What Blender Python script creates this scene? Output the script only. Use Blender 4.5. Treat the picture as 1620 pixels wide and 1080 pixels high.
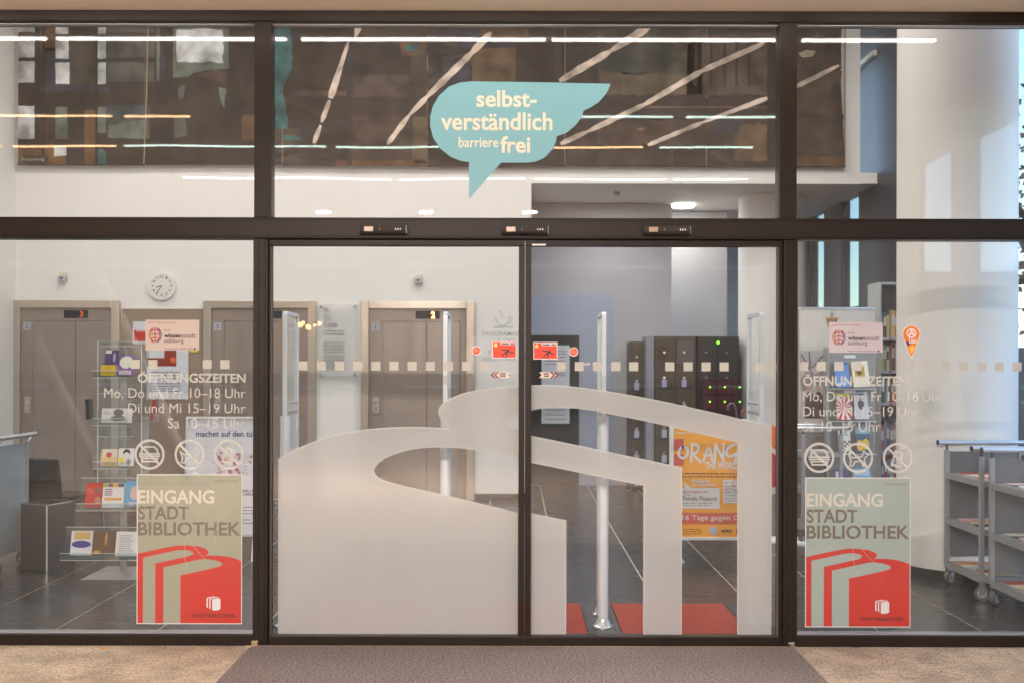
import bpy, bmesh, math, random
from mathutils import Vector, Matrix
from mathutils.geometry import tessellate_polygon
random.seed(7)
PI = math.pi
for o in list(bpy.data.objects): bpy.data.objects.remove(o)
S = bpy.context.scene
COL = S.collection

# ------------------------------------------------------------------ camera, sky, sun, exposure
FPX = 1686.0; VX, VY = 815.0, 576.0; CAMH = 1.573; CD = 6.0
cd = bpy.data.cameras.new('camera'); cam = bpy.data.objects.new('camera', cd); COL.objects.link(cam)
cam.location = (0, -CD, CAMH); cam.rotation_euler = (math.radians(90), math.radians(-0.12), 0)
cd.sensor_width = 36; cd.lens = FPX/1620*36; cd.shift_x = -5/1620; cd.shift_y = 36/1620
cd.clip_end = 500; cd.dof.use_dof = True; cd.dof.focus_distance = CD; cd.dof.aperture_fstop = 3.6
S.camera = cam
W = bpy.data.worlds.new('World'); S.world = W; W.use_nodes = True
wn = W.node_tree.nodes; bg = wn['Background']
sky = wn.new('ShaderNodeTexSky'); sky.sky_type = 'NISHITA'; sky.sun_disc = False
sky.sun_elevation = math.radians(38); sky.sun_rotation = math.radians(115); sky.air_density = 1.0; sky.dust_density = 0.3; sky.ozone_density = 3.0
W.node_tree.links.new(sky.outputs[0], bg.inputs[0]); bg.inputs[1].default_value = 0.15
sd = bpy.data.lights.new('sun', 'SUN'); sd.energy = 0.5; sd.angle = math.radians(14); sd.color = (1, .96, .9)
sun = bpy.data.objects.new('sun', sd); COL.objects.link(sun)
sv = Vector((math.sin(math.radians(115))*math.cos(math.radians(38)), math.cos(math.radians(115))*math.cos(math.radians(38)), math.sin(math.radians(38))))
sun.rotation_euler = sv.to_track_quat('Z', 'Y').to_euler()
S.view_settings.view_transform = 'Standard'; S.view_settings.look = 'None'
S.view_settings.exposure = 1.9; S.view_settings.gamma = 1; S.view_settings.use_curve_mapping = False
S.cycles.max_bounces = 10; S.cycles.transparent_max_bounces = 24; S.cycles.diffuse_bounces = 4
S.cycles.sample_clamp_indirect = 4.0; S.cycles.caustics_reflective = False; S.cycles.caustics_refractive = False
S.cycles.use_denoising = True
LOBBY_W = 10.5     # watts of each lobby ceiling light

# ------------------------------------------------------------------ helpers
def P(px, py, zd):
    return ((px-VX)*zd/FPX, zd-CD, CAMH-(py-VY)*zd/FPX)
def FX(px, zd=CD): return (px-VX)*zd/FPX
def FZ(py, zd=CD): return CAMH-(py-VY)*zd/FPX

MATS = {}
def srgb(r, g, b):
    f = lambda c: (c/255/12.92) if c/255 <= .04045 else ((c/255+.055)/1.055)**2.4
    return (f(r), f(g), f(b))
def mat(name, col, rough=.5, metal=0.0, var=.12, scale=8.0, bump=0.0, bscale=60.0, emit=0, spec=.5, coat=0, con=0):
    if name in MATS: return MATS[name]
    m = bpy.data.materials.new(name); m.use_nodes = True; nt = m.node_tree; n = nt.nodes; l = nt.links
    b = n['Principled BSDF']; b.inputs['Roughness'].default_value = rough; b.inputs['Metallic'].default_value = metal
    b.inputs['Specular IOR Level'].default_value = spec
    if coat: b.inputs['Coat Weight'].default_value = coat
    tc = n.new('ShaderNodeTexCoord'); no = n.new('ShaderNodeTexNoise'); no.inputs['Scale'].default_value = scale
    no.inputs['Detail'].default_value = 5
    l.new(tc.outputs['Object'], no.inputs['Vector'])
    mx = n.new('ShaderNodeMix'); mx.data_type = 'RGBA'
    mx.inputs[6].default_value = (*[c*(1-var) for c in col], 1); mx.inputs[7].default_value = (*[min(1, c*(1+var)) for c in col], 1)
    if con:
        rr_ = n.new('ShaderNodeMapRange'); rr_.inputs[1].default_value = .5-con; rr_.inputs[2].default_value = .5+con
        l.new(no.outputs[0], rr_.inputs[0]); l.new(rr_.outputs[0], mx.inputs[0])
    else: l.new(no.outputs[0], mx.inputs[0])
    l.new(mx.outputs[2], b.inputs['Base Color'])
    if bump:
        n2 = n.new('ShaderNodeTexNoise'); n2.inputs['Scale'].default_value = bscale; n2.inputs['Detail'].default_value = 4
        l.new(tc.outputs['Object'], n2.inputs['Vector'])
        bp = n.new('ShaderNodeBump'); bp.inputs['Strength'].default_value = bump; bp.inputs['Distance'].default_value = .01
        l.new(n2.outputs[0], bp.inputs['Height']); l.new(bp.outputs[0], b.inputs['Normal'])
    if emit:
        b.inputs['Emission Color'].default_value = (*col, 1); b.inputs['Emission Strength'].default_value = emit
    MATS[name] = m; return m
def flat(r, g, b, rough=.45):                     # printed colour given as sRGB of the ink itself
    return mat('print_%d_%d_%d' % (r, g, b), tuple(c*.86 for c in srgb(r, g, b)), rough, var=.03, scale=30)
def emis(name, col, s):
    if name in MATS: return MATS[name]
    m = bpy.data.materials.new(name); m.use_nodes = True; nt = m.node_tree; nt.nodes.clear()
    e = nt.nodes.new('ShaderNodeEmission'); e.inputs[0].default_value = (*col, 1); e.inputs[1].default_value = s
    o = nt.nodes.new('ShaderNodeOutputMaterial'); nt.links.new(e.outputs[0], o.inputs[0]); MATS[name] = m; return m
def glass(name, tint=(.96, .98, .97), f0=.045, rough=.0, wav=.0, dust=0.0):
    m = bpy.data.materials.new(name); m.use_nodes = True; nt = m.node_tree; n = nt.nodes; n.clear(); l = nt.links
    t = n.new('ShaderNodeBsdfTransparent'); t.inputs[0].default_value = (*tint, 1)
    g = n.new('ShaderNodeBsdfGlossy'); g.inputs['Roughness'].default_value = rough; g.inputs[0].default_value = (1, 1, 1, 1)
    lw = n.new('ShaderNodeLayerWeight'); lw.inputs[0].default_value = .5
    pw = n.new('ShaderNodeMath'); pw.operation = 'POWER'; pw.inputs[1].default_value = 5
    l.new(lw.outputs['Facing'], pw.inputs[0])
    mr = n.new('ShaderNodeMapRange'); mr.inputs[3].default_value = f0; mr.inputs[4].default_value = .9
    l.new(pw.outputs[0], mr.inputs[0])
    mx = n.new('ShaderNodeMixShader'); l.new(mr.outputs[0], mx.inputs[0]); l.new(t.outputs[0], mx.inputs[1]); l.new(g.outputs[0], mx.inputs[2])
    last = mx
    if dust:
        tc = n.new('ShaderNodeTexCoord'); no = n.new('ShaderNodeTexNoise'); no.inputs['Scale'].default_value = 2.2; no.inputs['Detail'].default_value = 6
        mp = n.new('ShaderNodeMapping'); mp.inputs['Rotation'].default_value = (0, .6, 0); mp.inputs['Scale'].default_value = (3, 1, .6)
        l.new(tc.outputs['Object'], mp.inputs[0]); l.new(mp.outputs[0], no.inputs['Vector'])
        m2 = n.new('ShaderNodeMapRange'); m2.inputs[1].default_value = .4; m2.inputs[2].default_value = .9; m2.inputs[3].default_value = dust*.3; m2.inputs[4].default_value = dust*2
        l.new(no.outputs[0], m2.inputs[0])
        d = n.new('ShaderNodeBsdfDiffuse'); d.inputs[0].default_value = (.75, .72, .68, 1)
        m3 = n.new('ShaderNodeMixShader'); l.new(m2.outputs[0], m3.inputs[0]); l.new(mx.outputs[0], m3.inputs[1]); l.new(d.outputs[0], m3.inputs[2]); last = m3
    if wav:
        tc = n.new('ShaderNodeTexCoord'); no = n.new('ShaderNodeTexNoise'); no.inputs['Scale'].default_value = 1.3; no.inputs['Detail'].default_value = 1
        l.new(tc.outputs['Object'], no.inputs['Vector'])
        bp = n.new('ShaderNodeBump'); bp.inputs['Strength'].default_value = wav; bp.inputs['Distance'].default_value = .01
        l.new(no.outputs[0], bp.inputs['Height']); l.new(bp.outputs[0], g.inputs['Normal'])
    o = n.new('ShaderNodeOutputMaterial'); l.new(last.outputs[0], o.inputs[0]); MATS[name] = m; return m

class MB:
    def __init__(s): s.bm = bmesh.new()
    def box(s, x0, x1, y0, y1, z0, z1, bev=0.0, rot=None, piv=None):
        b = bmesh.new()
        v = [b.verts.new((x, y, z)) for x in (x0, x1) for y in (y0, y1) for z in (z0, z1)]
        for f in ((0, 1, 3, 2), (4, 6, 7, 5), (0, 4, 5, 1), (2, 3, 7, 6), (0, 2, 6, 4), (1, 5, 7, 3)): b.faces.new([v[i] for i in f])
        bmesh.ops.recalc_face_normals(b, faces=b.faces)
        if bev: bmesh.ops.bevel(b, geom=list(b.edges), offset=bev, segments=2, affect='EDGES', profile=.6)
        if rot is not None: bmesh.ops.rotate(b, verts=b.verts, cent=piv or ((x0+x1)/2, (y0+y1)/2, (z0+z1)/2), matrix=rot)
        s._add(b); return s
    def _add(s, b):
        me = bpy.data.meshes.new('t'); b.to_mesh(me); b.free(); s.bm.from_mesh(me); bpy.data.meshes.remove(me)
    def tube(s, a, b, r, r2=None, seg=16):
        a = Vector(a); b = Vector(b); d = b-a; q = d.to_track_quat('Z', 'Y').to_matrix().to_4x4()
        bmesh.ops.create_cone(s.bm, cap_ends=True, cap_tris=False, segments=seg, radius1=r, radius2=r if r2 is None else r2, depth=d.length,
                              matrix=Matrix.Translation((a+b)/2) @ q)
        return s
    def path(s, pts, r, seg=10):
        for a, b in zip(pts[:-1], pts[1:]): s.tube(a, b, r, seg=seg)
        for p in pts[1:-1]: bmesh.ops.create_uvsphere(s.bm, u_segments=seg, v_segments=6, radius=r, matrix=Matrix.Translation(p))
        return s
    def poly(s, pts, y, th=0.0):                   # outline in x,z at depth y, thickness towards +y
        tri = tessellate_polygon([[Vector((p[0], p[1], 0)) for p in pts]])
        fr = [s.bm.verts.new((p[0], y, p[1])) for p in pts]
        ar = sum(pts[i-1][0]*pts[i][1]-pts[i][0]*pts[i-1][1] for i in range(len(pts)))
        fs = []
        for t in tri:
            a, b, c = [pts[i] for i in t]
            o = (b[0]-a[0])*(c[1]-a[1])-(c[0]-a[0])*(b[1]-a[1])
            if abs(o) < 1e-12: continue
            vs = [fr[i] for i in t]
            if o < 0: vs.reverse()
            try: fs.append(s.bm.faces.new(vs))      # normal towards -y
            except ValueError: pass
        if th:
            bk = [s.bm.verts.new((p[0], y+th, p[1])) for p in pts]
            for t in tri:
                a, b, c = [pts[i] for i in t]
                o = (b[0]-a[0])*(c[1]-a[1])-(c[0]-a[0])*(b[1]-a[1])
                if abs(o) < 1e-12: continue
                vs = [bk[i] for i in t]
                if o > 0: vs.reverse()
                try: s.bm.faces.new(vs)
                except ValueError: pass
            n = len(pts)
            for i in range(n):
                j = (i+1) % n
                q = [fr[i], fr[j], bk[j], bk[i]]
                if ar < 0: pass
                else: q.reverse()
                try: s.bm.faces.new(q)
                except ValueError: pass
        return s
    def lathe(s, prof, c=(0, 0, 0), seg=32):
        vs = []
        for r, z in prof:
            vs.append([s.bm.verts.new((c[0]+r*math.cos(2*PI*k/seg), c[1]+r*math.sin(2*PI*k/seg), c[2]+z)) for k in range(seg)])
        for a, b in zip(vs[:-1], vs[1:]):
            for k in range(seg): s.bm.faces.new((a[k], a[(k+1) % seg], b[(k+1) % seg], b[k]))
        return s
    def build(s, name, m, parent=None, smooth=False, **kw):
        me = bpy.data.meshes.new(name); s.bm.to_mesh(me); s.bm.free()
        me.materials.append(m)
        if smooth:
            for p in me.polygons: p.use_smooth = True
            try: me.set_sharp_from_angle(angle=math.radians(40))
            except Exception: pass
        return link(name, me, parent, **kw)
def link(name, me, parent=None, label=None, cat=None, group=None, kind=None):
    o = bpy.data.objects.new(name, me); COL.objects.link(o)
    if parent is not None: o.parent = parent; o.matrix_parent_inverse = Matrix.Translation(-abs_loc(parent))
    return tag(o, label, cat, group, kind)
def abs_loc(o):
    v = Vector(o.location)
    if o.parent: pass
    return v if o.parent is None else Vector((0, 0, 0)) + ROOTLOC.get(o.name, v)
ROOTLOC = {}
def tag(o, label=None, cat=None, group=None, kind=None):
    if label: o['label'] = label
    if cat: o['category'] = cat
    if group: o['group'] = group
    if kind: o['kind'] = kind
    return o
def thing(name, label, cat, loc=(0, 0, 0), group=None):
    o = bpy.data.objects.new(name, None); COL.objects.link(o); o.location = loc; o.empty_display_size = .1
    return tag(o, label, cat, group)
def copy_tree(o, parent=None, off=(0, 0, 0)):
    c = o.copy(); COL.objects.link(c)
    if parent is not None:
        c.parent = parent; c.matrix_parent_inverse = o.matrix_parent_inverse.copy()
    else: c.location = Vector(o.location)+Vector(off)
    for ch in [x for x in bpy.data.objects if x.parent == o]: copy_tree(ch, c)
    return c
# children are modelled in world coordinates; the inverse keeps them in place under a moved root
def part(mb, name, m, root, sub=None, smooth=False, label=None):
    me = bpy.data.meshes.new(name); mb.bm.to_mesh(me); mb.bm.free(); me.materials.append(m)
    if smooth:
        for p in me.polygons: p.use_smooth = True
        try: me.set_sharp_from_angle(angle=math.radians(40))
        except Exception: pass
    o = bpy.data.objects.new(name, me); COL.objects.link(o)
    if sub is not None: o.parent = sub
    else: o.parent = root; o.matrix_parent_inverse = Matrix.Translation(-Vector(root.location))
    if label: o['label'] = label
    return o
def box_part(name, m, root, x0, x1, y0, y1, z0, z1, bev=0, sub=None, label=None, rot=None, piv=None):
    return part(MB().box(x0, x1, y0, y1, z0, z1, bev, rot, piv), name, m, root, sub, label=label)
def struct(mb, name, m, smooth=False): return mb.build(name, m, smooth=smooth, kind='structure')

TXT = {}
def text_mesh(s, bold):
    k = (s, bold)
    if k in TXT: return TXT[k]
    c = bpy.data.curves.new('t', 'FONT'); c.body = s; c.size = 1; c.offset = bold; c.resolution_u = 4
    o = bpy.data.objects.new('t', c); COL.objects.link(o)
    dg = bpy.context.evaluated_depsgraph_get(); dg.update()
    me = bpy.data.meshes.new_from_object(o.evaluated_get(dg))
    vs = [tuple(v.co) for v in me.vertices]; fs = [tuple(p.vertices) for p in me.polygons]
    bpy.data.objects.remove(o); bpy.data.curves.remove(c); bpy.data.meshes.remove(me)
    xs = [v[0] for v in vs]; ys = [v[1] for v in vs]
    TXT[k] = (vs, fs, min(xs), max(xs), min(ys), max(ys)); return TXT[k]
def text(s, x0, x1, zb, zt, y, m, root, name='lettering', sub=None, bold=0.0, shear=0, rot=None):
    vs, fs, a, b, c, d = text_mesh(s, bold)
    if zt-zb > .07 and name == 'lettering' and len(s) > 1:      # large letters are pieces of their own
        par = list(range(len(vs)))
        def find(i):
            while par[i] != i: par[i] = par[par[i]]; i = par[i]
            return i
        for f_ in fs:
            for q in f_[1:]: par[find(q)] = find(f_[0])
        grp = {}
        for f_ in fs: grp.setdefault(find(f_[0]), []).append(f_)
        isl = []
        for g_ in grp.values():
            xs = [vs[q][0] for f_ in g_ for q in f_]; isl.append([min(xs), max(xs), g_])
        isl.sort(key=lambda t: t[0]); out = []
        for t_ in isl:
            if out and min(out[-1][1], t_[1])-max(out[-1][0], t_[0]) > .5*min(out[-1][1]-out[-1][0], t_[1]-t_[0]): out[-1][1] = max(out[-1][1], t_[1]); out[-1][2] += t_[2]
            else: out.append(list(t_))
        for lo_, hi_, g_ in out:
            mb = MB(); mp_ = {}
            for f_ in g_:
                fv = []
                for q in f_:
                    if q not in mp_:
                        v = vs[q]; mp_[q] = mb.bm.verts.new((x0+(v[0]-a)/(b-a)*(x1-x0), y, zb+(v[1]-c)/(d-c)*(zt-zb)))
                    fv.append(mp_[q])
                try: mb.bm.faces.new(fv)
                except ValueError: pass
            last = part(mb, 'letter', m, root, sub)
        return last
    me = bpy.data.meshes.new(name)
    co = []
    for v in vs:
        u = (v[0]-a)/(b-a); w = (v[1]-c)/(d-c)
        co.append((x0+u*(x1-x0)+shear*w*(zt-zb), y, zb+w*(zt-zb)))
    me.from_pydata(co, [], fs); me.materials.append(m)
    mb = MB(); mb.bm.free(); mb.bm = bmesh.new(); mb.bm.from_mesh(me); bpy.data.meshes.remove(me)
    return part(mb, name, m, root, sub)
def bars(x0, x1, zs, y, m, root, h=.004, name='lettering', sub=None, seed=0):
    """a block of print too small to read: rows of word-length dashes, one mesh"""
    r = random.Random(seed); mb = MB()
    for z in zs:
        x = x0
        while x < x1:
            w = min(r.uniform(.012, .05), x1-x)
            if w > .004: mb.poly([(x, z), (x+w, z), (x+w, z+h), (x, z+h)], y)
            x += w+.008
    o = part(mb, name, m, root, sub); o['kind'] = 'stuff'; return o
def rect(x0, x1, z0, z1): return [(x0, z0), (x1, z0), (x1, z1), (x0, z1)]
def circ(cx, cz, r, n=32, a0=0, a1=2*PI): return [(cx+r*math.cos(a0+(a1-a0)*k/n), cz+r*math.sin(a0+(a1-a0)*k/n)) for k in range(n)]
def ring(mb, cx, cz, r0, r1, y, n=40):
    for k in range(n):
        a = 2*PI*k/n; b = 2*PI*(k+1)/n
        mb.poly([(cx+r0*math.cos(a), cz+r0*math.sin(a)), (cx+r1*math.cos(a), cz+r1*math.sin(a)), (cx+r1*math.cos(b), cz+r1*math.sin(b)), (cx+r0*math.cos(b), cz+r0*math.sin(b))], y)
LC = [0]
def line(mb, p, w, y):
    """a ribbon of one mitred strip, so that nothing overlaps in one plane"""
    q = [p[0]]
    for a in p[1:]:
        if math.hypot(a[0]-q[-1][0], a[1]-q[-1][1]) > 1e-6: q.append(a)
    if len(q) < 2: return
    LC[0] = (LC[0]+1) % 6; y -= .00012*LC[0]
    closed = math.hypot(q[0][0]-q[-1][0], q[0][1]-q[-1][1]) < 1e-6 and len(q) > 3
    if closed: q = q[:-1]
    n = len(q); L = []; R_ = []
    for i in range(n):
        ds = []
        if i > 0 or closed: ds.append(Vector((q[i][0]-q[i-1][0], q[i][1]-q[i-1][1])).normalized())
        if i < n-1 or closed: k = (i+1) % n; ds.append(Vector((q[k][0]-q[i][0], q[k][1]-q[i][1])).normalized())
        t = sum(ds, Vector((0, 0)))
        t = ds[0] if t.length < .2 else t.normalized()
        m = w/2/max(.55, abs(t.dot(ds[0]))); nn = Vector((-t.y, t.x))*m; c = Vector(q[i])
        if not closed and i == 0: c = c-ds[0]*w*.3
        if not closed and i == n-1: c = c+ds[-1]*w*.3
        L.append(mb.bm.verts.new((c.x+nn.x, y, c.y+nn.y))); R_.append(mb.bm.verts.new((c.x-nn.x, y, c.y-nn.y)))
    for i in range(n if closed else n-1):
        k = (i+1) % n; mb.bm.faces.new((R_[i], R_[k], L[k], L[i]))
def smooth_pts(pts, it=2):
    for _ in range(it):
        q = [pts[0]]
        for a, b in zip(pts[:-1], pts[1:]):
            q += [(a[0]*.75+b[0]*.25, a[1]*.75+b[1]*.25), (a[0]*.25+b[0]*.75, a[1]*.25+b[1]*.75)]
        q.append(pts[-1]); pts = q
    return pts

# ------------------------------------------------------------------ materials
BRONZE = mat('dark_bronze_metal', (.016, .010, .0065), .42, .0, .3, 9, .05, 90, spec=.25)
WHITEW = mat('white_wall_paint', (.80, .775, .765), .7, var=.03, scale=1.5, bump=.05, bscale=120)
GREYW = mat('grey_wall_paint', (.47, .46, .50), .7, var=.05, scale=1.5, bump=.05, bscale=120)
STEEL = mat('brushed_lift_steel', (.33, .27, .235), .36, .55, .08, 3)
_t = STEEL.node_tree; _q = _t.nodes.new('ShaderNodeTexNoise'); _q.inputs['Scale'].default_value = 1.0; _q.inputs['Detail'].default_value = 6
_m = _t.nodes.new('ShaderNodeMapping'); _m.inputs['Scale'].default_value = (7, 1, .25); _c = _t.nodes.new('ShaderNodeTexCoord'); _r = _t.nodes.new('ShaderNodeMapRange')
_r.inputs[1].default_value = .3; _r.inputs[2].default_value = .7; _r.inputs[3].default_value = .30; _r.inputs[4].default_value = .44
_t.links.new(_c.outputs['Object'], _m.inputs[0]); _t.links.new(_m.outputs[0], _q.inputs['Vector']); _t.links.new(_q.outputs[0], _r.inputs[0]); _t.links.new(_r.outputs[0], _t.nodes['Principled BSDF'].inputs['Roughness'])
STEELF = mat('lift_frame_steel', (.58, .50, .425), .28, .8, .06, 3)
ALU = mat('silver_aluminium', (.62, .64, .68), .28, .8, .05, 6)
CHROME = mat('polished_chrome', (.75, .75, .77), .12, 1.0, .03)
GREYM = mat('grey_powder_coat', (.30, .31, .33), .4, .3, .06)
SLATE = mat('slate_blue_cladding', (.034, .036, .055), .45, .1, .12, 2)
BLACKF = mat('black_fabric', (.022, .020, .019), .85, var=.25, scale=40, bump=.3, bscale=400)
RUBBER = mat('grey_rubber', (.085, .085, .09), .6)
DARKP = mat('dark_plastic', (.02, .02, .022), .4)
PAPER = flat(238, 236, 236, .6)
WHITEP = mat('white_plastic', (.8, .8, .8), .35, var=.02)
BROWNP = mat('brown_wall_panel', (.30, .225, .17), .45, .15, .10, 1.5)
RED = flat(212, 42, 32); ORANGE = mat('orange_print', (.95, .40, .035), .5, var=.03); VIO = flat(86, 66, 120)
GLASS = glass('window_glass', f0=.024, wav=.12, dust=.009)
ACRYL = glass('clear_acrylic', tint=(.93, .96, .97), f0=.06, rough=.02)

def film_mat():
    m = bpy.data.materials.new('frosted_window_film'); m.use_nodes = True; nt = m.node_tree; n = nt.nodes; n.clear(); l = nt.links
    d = n.new('ShaderNodeBsdfDiffuse'); d.inputs[0].default_value = (.86, .84, .84, 1)
    t = n.new('ShaderNodeBsdfTranslucent'); t.inputs[0].default_value = (.95, .91, .90, 1)
    r = n.new('ShaderNodeBsdfRefraction'); r.inputs['Roughness'].default_value = .30; r.inputs['IOR'].default_value = 1.12; r.inputs[0].default_value = (.95, .92, .90, 1)
    a = n.new('ShaderNodeMixShader'); a.inputs[0].default_value = .45; l.new(d.outputs[0], a.inputs[1]); l.new(t.outputs[0], a.inputs[2])
    b = n.new('ShaderNodeMixShader'); b.inputs[0].default_value = .38; l.new(a.outputs[0], b.inputs[1]); l.new(r.outputs[0], b.inputs[2])
    o = n.new('ShaderNodeOutputMaterial'); l.new(b.outputs[0], o.inputs[0]); return m
FILM = film_mat()
def vinyl(name, col, al):
    m = bpy.data.materials.new(name); m.use_nodes = True; nt = m.node_tree; n = nt.nodes; n.clear(); l = nt.links
    d = n.new('ShaderNodeBsdfDiffuse'); d.inputs[0].default_value = (*col, 1); t = n.new('ShaderNodeBsdfTranslucent'); t.inputs[0].default_value = (*col, 1)
    a = n.new('ShaderNodeMixShader'); a.inputs[0].default_value = .35; l.new(d.outputs[0], a.inputs[1]); l.new(t.outputs[0], a.inputs[2])
    tr = n.new('ShaderNodeBsdfTransparent'); b = n.new('ShaderNodeMixShader'); b.inputs[0].default_value = al
    l.new(tr.outputs[0], b.inputs[1]); l.new(a.outputs[0], b.inputs[2])
    o = n.new('ShaderNodeOutputMaterial'); l.new(b.outputs[0], o.inputs[0]); return m
VINYL = vinyl('frosted_vinyl', (.80, .75, .70), .88)

# ------------------------------------------------------------------ setting: outside ground, lobby floor
def paving_mat():
    m = mat('rough_stone_paving', (.49, .405, .305), .75, var=.16, scale=5, con=.12)
    nt = m.node_tree; n = nt.nodes; l = nt.links; b = n['Principled BSDF']
    tc = n.new('ShaderNodeTexCoord'); mp = n.new('ShaderNodeMapping'); mp.inputs['Scale'].default_value = (1, 2.2, 1)
    mp.inputs['Rotation'].default_value = (0, 0, .35)
    v = n.new('ShaderNodeTexVoronoi'); v.feature = 'DISTANCE_TO_EDGE'; v.inputs['Scale'].default_value = 13
    ns = n.new('ShaderNodeTexNoise'); ns.inputs['Scale'].default_value = 9; ns.inputs['Detail'].default_value = 8
    wp = n.new('ShaderNodeMix'); wp.data_type = 'VECTOR'; wp.inputs[0].default_value = .16
    l.new(tc.outputs['Object'], mp.inputs[0]); l.new(mp.outputs[0], ns.inputs['Vector']); l.new(mp.outputs[0], wp.inputs[4]); l.new(ns.outputs['Color'], wp.inputs[5])
    l.new(wp.outputs[1], v.inputs['Vector'])
    mr = n.new('ShaderNodeMapRange'); mr.inputs[2].default_value = .05; l.new(v.outputs['Distance'], mr.inputs[0])
    f = n.new('ShaderNodeTexNoise'); f.inputs['Scale'].default_value = 75; f.inputs['Detail'].default_value = 4; l.new(tc.outputs['Object'], f.inputs['Vector'])
    ad = n.new('ShaderNodeMath'); ad.operation = 'MULTIPLY_ADD'; ad.inputs[1].default_value = .45; l.new(f.outputs[0], ad.inputs[0]); l.new(mr.outputs[0], ad.inputs[2])
    bp = n.new('ShaderNodeBump'); bp.inputs['Strength'].default_value = .8; bp.inputs['Distance'].default_value = .006
    l.new(ad.outputs[0], bp.inputs['Height']); l.new(bp.outputs[0], b.inputs['Normal'])
    src = b.inputs['Base Color'].links[0].from_socket
    mm = n.new('ShaderNodeMix'); mm.data_type = 'RGBA'; mm.blend_type = 'MULTIPLY'
    l.new(src, mm.inputs[6]); mm.inputs[0].default_value = .62
    cr = n.new('ShaderNodeValToRGB'); cr.color_ramp.elements[0].position = .38; cr.color_ramp.elements[1].position = .56
    cr.color_ramp.elements[0].color = (.42, .33, .26, 1); cr.color_ramp.elements[1].color = (1, 1, 1, 1)
    l.new(f.outputs[0], cr.inputs[0]); l.new(cr.outputs[0], mm.inputs[7]); l.new(mm.outputs[2], b.inputs['Base Color'])
    return m
struct(MB().box(-60, 60, -70, .03, -.3, 0), 'pavement', paving_mat())
struct(MB().box(4.46, 60, .04, 60, -.3, -.01), 'side_pavement', mat('pale_asphalt', (.25, .25, .26), .9, var=.2, scale=6, bump=.3))

TILE = mat('anthracite_stone_tile', (.046, .044, .047), .24, 0, .12, 5, .05, 50)
tn = TILE.node_tree; _n = tn.nodes.new('ShaderNodeTexNoise'); _n.inputs['Scale'].default_value = 14
_mp = tn.nodes.new('ShaderNodeMapping'); _mp.inputs['Scale'].default_value = (.25, 2, 1); _tc = tn.nodes.new('ShaderNodeTexCoord')
tn.links.new(_tc.outputs['Object'], _mp.inputs[0]); tn.links.new(_mp.outputs[0], _n.inputs['Vector'])
_mr = tn.nodes.new('ShaderNodeMapRange'); _mr.inputs[3].default_value = .20; _mr.inputs[4].default_value = .32
tn.links.new(_n.outputs[0], _mr.inputs[0]); tn.links.new(_mr.outputs[0], tn.nodes['Principled BSDF'].inputs['Roughness'])
floor = struct(MB().box(-5.9, 4.45, .04, 9.6, -.3, -.004), 'lobby_floor', mat('sandy_grout', (.60, .53, .45), .8))
tw = .6095; x_first = 92/281.
me_cache = {}
for i in range(-11, 8):
    for j in range(0, 8):
        x0 = x_first+i*tw; x1 = x0+tw; y0 = .05+j*1.2; y1 = y0+1.2
        x0c, x1c, y1c = max(x0, -5.85), min(x1, 4.4), min(y1, 9.5)
        if x1c-x0c < .05: continue
        w, d = round(x1c-x0c, 3), round(y1c-y0, 3)
        if (w, d) not in me_cache:
            b = MB().box(.0055, w-.0055, .0035, d-.0035, -.02, 0, .0012)
            me = bpy.data.meshes.new('tile'); b.bm.to_mesh(me); b.bm.free(); me.materials.append(TILE); me_cache[(w, d)] = me
        t = bpy.data.objects.new('tile', me_cache[(w, d)]); COL.objects.link(t); t.parent = floor
        t.location = (x0c, y0, random.uniform(-.0004, .0004))

# ---- walls, ceilings
ZL = 12.37-CD          # lift wall
ZB = 13.9-CD; ZB2 = 14.6-CD; ZE = 15.4-CD
XR = 4.2
wall = MB().box(-5.8, FX(840, 12.37), ZL, ZL+.25, .0, 5.95)
struct(wall, 'lift_wall', WHITEW)
struct(MB().box(FX(840, 12.37), 4.0, ZL, ZL+.25, 3.67, 5.95), 'upper_wall', WHITEW)
struct(MB().box(-6.0, -5.8, .06, ZL+.2, 0, 5.95), 'left_wall', WHITEW)
sk = MB().box(FX(751, 12.3), FX(840, 12.3), ZL-.015, ZL-.001, 0, .075)
struct(sk, 'skirting_board', DARKP)
struct(MB().box(FX(840, 12.37), FX(1062, 13.9), ZB, ZB+.2, 0, 3.66), 'recess_wall', GREYW)
struct(MB().box(FX(1062, 13.9)+.002, 2.9, ZB2, ZB2+.2, 0, 3.66), 'recess_end_wall', GREYW)
struct(MB().box(FX(840, 12.37)-.3, FX(840, 12.37)-.01, ZL+.26, ZB+.2, 0, 3.66), 'recess_side_wall', GREYW)
struct(MB().box(2.9, XR, ZE, ZE+.2, 0, 3.66), 'corridor_end_wall', GREYW)
struct(MB().box(FX(840, 12.37)-.3, XR+.1, ZL+.001, ZE+.2, 3.675, 3.8), 'recess_ceiling', WHITEW)
struct(MB().box(-6, XR+.15, .12, ZE+.2, 5.96, 6.1), 'lobby_ceiling', WHITEW)
# pillar beside the lockers
struct(MB().lathe([(.40, 0), (.40, 3.67)], (FX(1213, 13.6), 13.4-CD, 0), 40), 'far_pillar', WHITEW, True)
# big round column
CX, CZ = 3.36, 8.12-CD
struct(MB().lathe([(.43, 0.0), (.43, 5.95)], (CX, CZ, 0), 64), 'round_column', mat('column_paint', (.74, .72, .71), .55, var=.03, scale=2, bump=.02), True)
struct(MB().lathe([(.431, 0), (.441, 0.0), (.441, .075), (.431, .078)], (CX, CZ, 0), 64), 'column_skirting', DARKP, True)
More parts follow.
